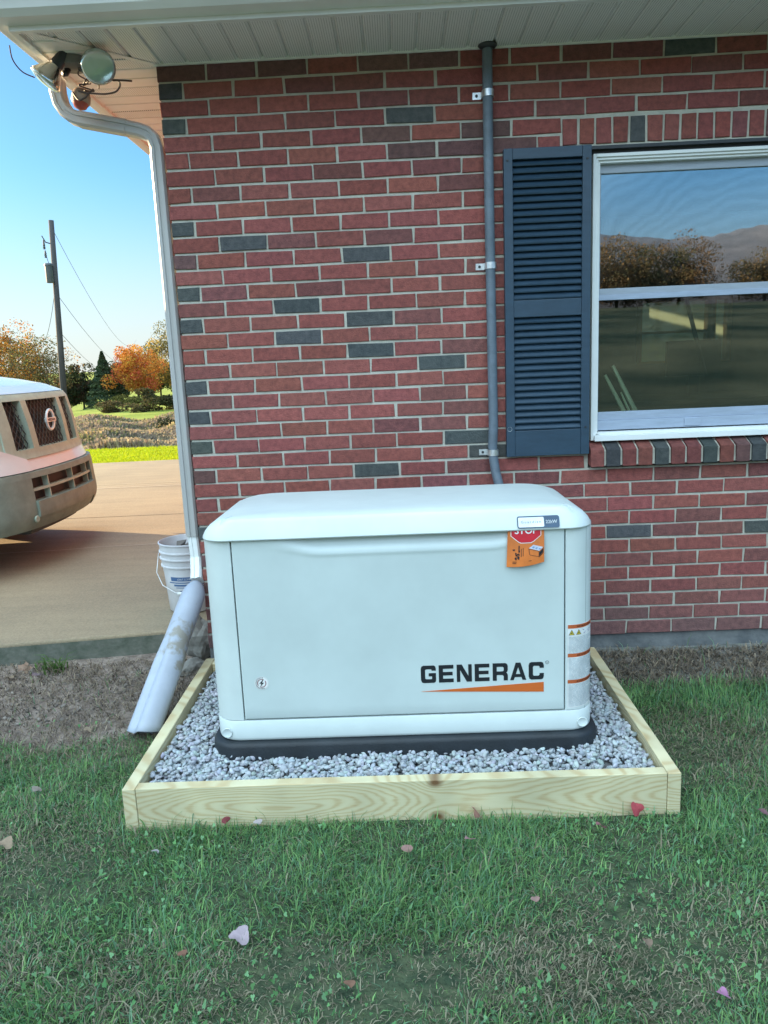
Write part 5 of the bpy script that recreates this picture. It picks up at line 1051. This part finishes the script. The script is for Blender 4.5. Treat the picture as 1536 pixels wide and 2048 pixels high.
# tuft at the slab edge
tu = thing('grass_tuft', 'tuft of long broad grass blades growing against the driveway edge', 'grass tuft', (-.75, .04, -.17)); m = MB()
for i in range(46):
    a_ = random.uniform(0, 2*PI); l = random.uniform(.05, .15); b_2 = Vector((-.75+random.gauss(0, .035), .03+random.gauss(0, .02), -.17)); d_ = Vector((math.cos(a_), math.sin(a_)*.6, 0)); s = Vector((-d_.y, d_.x, 0)).normalized()*random.uniform(.002, .005); m1 = b_2+d_*l*.3+Vector((0, 0, l*.55)); e = b_2+d_*l*.85+Vector((0, 0, l*.6)); g_ = random.uniform(.7, 1.3)
    m.add([b_2-s, b_2+s, m1+s, m1-s, e], [(0, 1, 2, 3), (3, 2, 4)], 0, (.10*g_, .19*g_, .045*g_))
m.build('blades', straw_m, tu, fix=False)

# ---- fallen leaves ----
def leaf(x, y, s, rz, col, label, kind_='oval', tilt=(0, 0), z=None):
    s *= .74; col = tuple(1.1*c+.03 for c in col)
    n_ = 26; rim = []; rr_ = random.Random(int((x+5)*997))
    for i in range(n_):
        a_ = 2*PI*i/n_
        r_ = (1+.28*math.cos(5*a_)+.10*math.cos(13*a_)) if kind_ == 'maple' else (1+.18*math.sin(3*a_+x*9)+.08*rr_.uniform(-1, 1)) if kind_ == 'torn' else (1.05-.45*abs(math.sin(a_)))
        rim.append((r_*math.cos(a_)*s, r_*math.sin(a_)*s, s*(.22*math.sin(2*a_+x)+.12*math.cos(a_*3))))
    m = MB(); vs = [(0, 0, .0)] + [(p[0]*.5, p[1]*.5, p[2]*.25) for p in rim] + rim; fs = [(0, 1+i, 1+(i+1) % n_) for i in range(n_)] + [(1+i, 1+n_+i, 1+n_+(i+1) % n_, 1+(i+1) % n_) for i in range(n_)]
    m.add(vs, fs, 0, col); zz = gz(x, y)+.035 if z is None else z
    o = m.build('fallen_leaf', leaf_m, None, smooth=True, fix=False); o.location = (x, y, zz); o.rotation_euler = (tilt[0], tilt[1], rz); tag(o, label, 'leaf', 'fallen leaves')
PK = (.42, .16, .17); PL = (.52, .40, .44); BRN = (.26, .15, .10); REDL = (.45, .06, .08); TAN = (.34, .26, .18)
leaf(.343, -1.243, .022, 1., (.33, .07, .08), 'red leaf standing against the front board left of the other red one', 'oval', (1.2, .2), -.150)
leaf(.443, -1.255, .018, .3, (.50, .42, .42), 'narrow pale curled leaf at the foot of the front board', 'oval', (.5, 0))
leaf(1.105, -1.240, .028, 2., (.50, .24, .20), 'pink leaf leaning on the front board below the knot', 'torn', (1.25, .1), -.150)
leaf(1.588, -1.243, .027, .4, REDL, 'crimson leaf leaning on the right end of the front board', 'torn', (1.15, -.2), -.152)
leaf(.171, -1.385, .020, 1.2, (.55, .48, .50), 'narrow whitish leaf on the grass left of centre', 'oval', (.2, .6))
leaf(.484, -1.723, .032, .2, PL, 'largest pale lilac leaf lying flat in the near lawn', 'torn', (.25, .1))
leaf(.894, -1.405, .023, -.1, (.36, .20, .17), 'thin brown pink leaf in front of the middle of the frame', 'oval', (.7, 0))
leaf(1.074, -1.367, .021, 2.4, (.42, .22, .24), 'small mauve leaf in the grass right of the thin brown one', 'torn', (.5, .2))
leaf(1.46, -1.323, .020, 1.9, (.33, .13, .15), 'dark pink leaf in grass near the right end of the frame', 'torn', (.5, .3))
leaf(-.294, -1.324, .026, .1, (.42, .30, .20), 'orange tan leaf at the left edge of the lawn', 'torn', (.3, .3))
leaf(-.339, -1.033, .022, 1.2, (.33, .27, .23), 'grey brown leaf left of the frame corner', 'torn', (.3, .2))
leaf(.357, -1.779, .016, .8, (.30, .14, .09), 'small rust leaf beside the large lilac leaf', 'oval', (.4, .2))
leaf(1.215, -1.625, .016, .2, (.38, .22, .19), 'small pinkish leaf in the middle of the near lawn', 'oval', (.4, .1))
leaf(1.449, -1.781, .018, .5, (.30, .20, .14), 'curled tan leaf right of centre in the near lawn', 'torn', (.4, .4))
leaf(1.562, -1.930, .019, 1.2, (.55, .24, .42), 'magenta pink leaf at the lower right of the lawn', 'torn', (.2, .2))
leaf(.759, -1.879, .018, .1, (.26, .13, .08), 'dark brown leaf at the bottom centre of the lawn', 'oval', (.2, .2))
leaf(1.948, -1.278, .020, 1., (.26, .12, .14), 'dull maroon leaf at the right edge of the lawn', 'torn', (.3, .2))
leaf(-.349, -.585, .020, .6, TAN, 'tan leaf on the bare soil above the lawn', 'torn', (.2, .2), -.162)
leaf(-.90, .045, .038, .4, (.34, .22, .15), 'brown leaf against the slab at the left edge', 'maple', (.5, .1), -.150)
leaf(-.805, -.03, .035, 2., (.27, .20, .22), 'greyish purple leaf beside the grass tuft', 'maple', (.3, .2), -.150)
leaf(-.93, -.045, .028, 3., (.40, .30, .20), 'pale brown leaf below the one touching the slab', 'torn', (.3, .1), -.155)

# ---- things inside the room, seen through the glass ----
st = MB(); pale = mat('pale_split_wood', (.92, .80, .55), .6, .1, 30, stretch=(1, 1, .2))
for (a_, b_2, r_) in (((1.86, .20, 1.10), (1.965, .20, .90), .012), ((1.905, .24, 1.14), (2.02, .22, .90), .014), ((1.93, .19, 1.02), (1.985, .19, .90), .007)):
    st = MB(); st.tube([a_, b_2], [r_*.6, r_], 5); tag(st.build('wood_stick', pale), {.012: 'pale split stick leaning left inside the window', .014: 'longer split stick leaning beside it inside the window', .007: 'thin short stick between the two leaning inside'}[r_], 'stick', 'sticks inside the window')
ta = thing('work_table', 'dark table top inside the room below the rear window', 'table', (3.2, 3.0, 0)); m = MB(); m.box(2.3, 5.0, 2.6, 3.5, .78, .82); m.build('table_top', flo_m, ta)
for x in (2.4, 4.9):
    for y in (2.7, 3.4): MB().box(x-.03, x+.03, y-.03, y+.03, -.05, .78).build('leg', flo_m, ta)
bxo = thing('dark_monitor', 'dark rectangular screen on the table in front of the rear window', 'monitor', (3.35, 3.2, .82)); MB().box(3.17, 3.62, 3.2, 3.25, .98, 1.27).build('screen_panel', mat('screen_black', (.02, .03, .035), .3), bxo, bevel=.006); MB().box(3.36, 3.44, 3.2, 3.26, .82, .98).build('stand', dkmetal_m, bxo)
m = MB(); m.tube([(3.02, 2.4, 1.56), (3.18, 2.4, 1.0)], .016, 8); tag(m.build('leaning_rail', dkmetal_m), 'dark diagonal rail standing inside the room', 'rail')

# ---- trees and hill behind the viewer, mirrored in the window ----
hb = MB(); hc = mat('wooded_hill', (.17, .15, .17), .95, .2, .05, 1., .3, col2=(.07, .07, .09), det=8)
hb.grid(lambda u, v: (-160+420*u, -170-90*v, -6 + (52+6*math.sin(u*7)+5*math.sin(u*17+1)+1.5*mnoise.noise((u*40, v*4, 0)))*math.sin(v*PI*.5)), 90, 10); tag(hb.build('hills', hc, smooth=True), kind='structure')
ORD = ['leftmost', 'second from the left', 'third from the left', 'fourth from the left', 'fifth from the left', 'sixth from the left', 'seventh from the left', 'eighth from the left', 'ninth from the left', 'rightmost']
for i, x in enumerate(range(6, 46, 4)):
    yy = -62-(i*37 % 9); hh = 9.6+(i*53 % 7)*.45; col_ = [[(.20, .14, .08), (.26, .16, .08), (.14, .12, .07)], [(.13, .13, .07), (.20, .14, .08)], [(.22, .13, .07), (.16, .11, .07)]][i % 3]
    tree('reflected_maple', (x+(i*29 % 5), yy, gz(x, yy)-1.1), hh*.50+1., 8.0, col_, 'brown tree mirrored in the window glass, %s of its row' % ORD[i], 9000, .20, seed=60+i, group='trees mirrored in the window', fill=.2, clumps=60, low=True)
for o in bpy.data.objects:
    if '_o' in o: del o['_o']
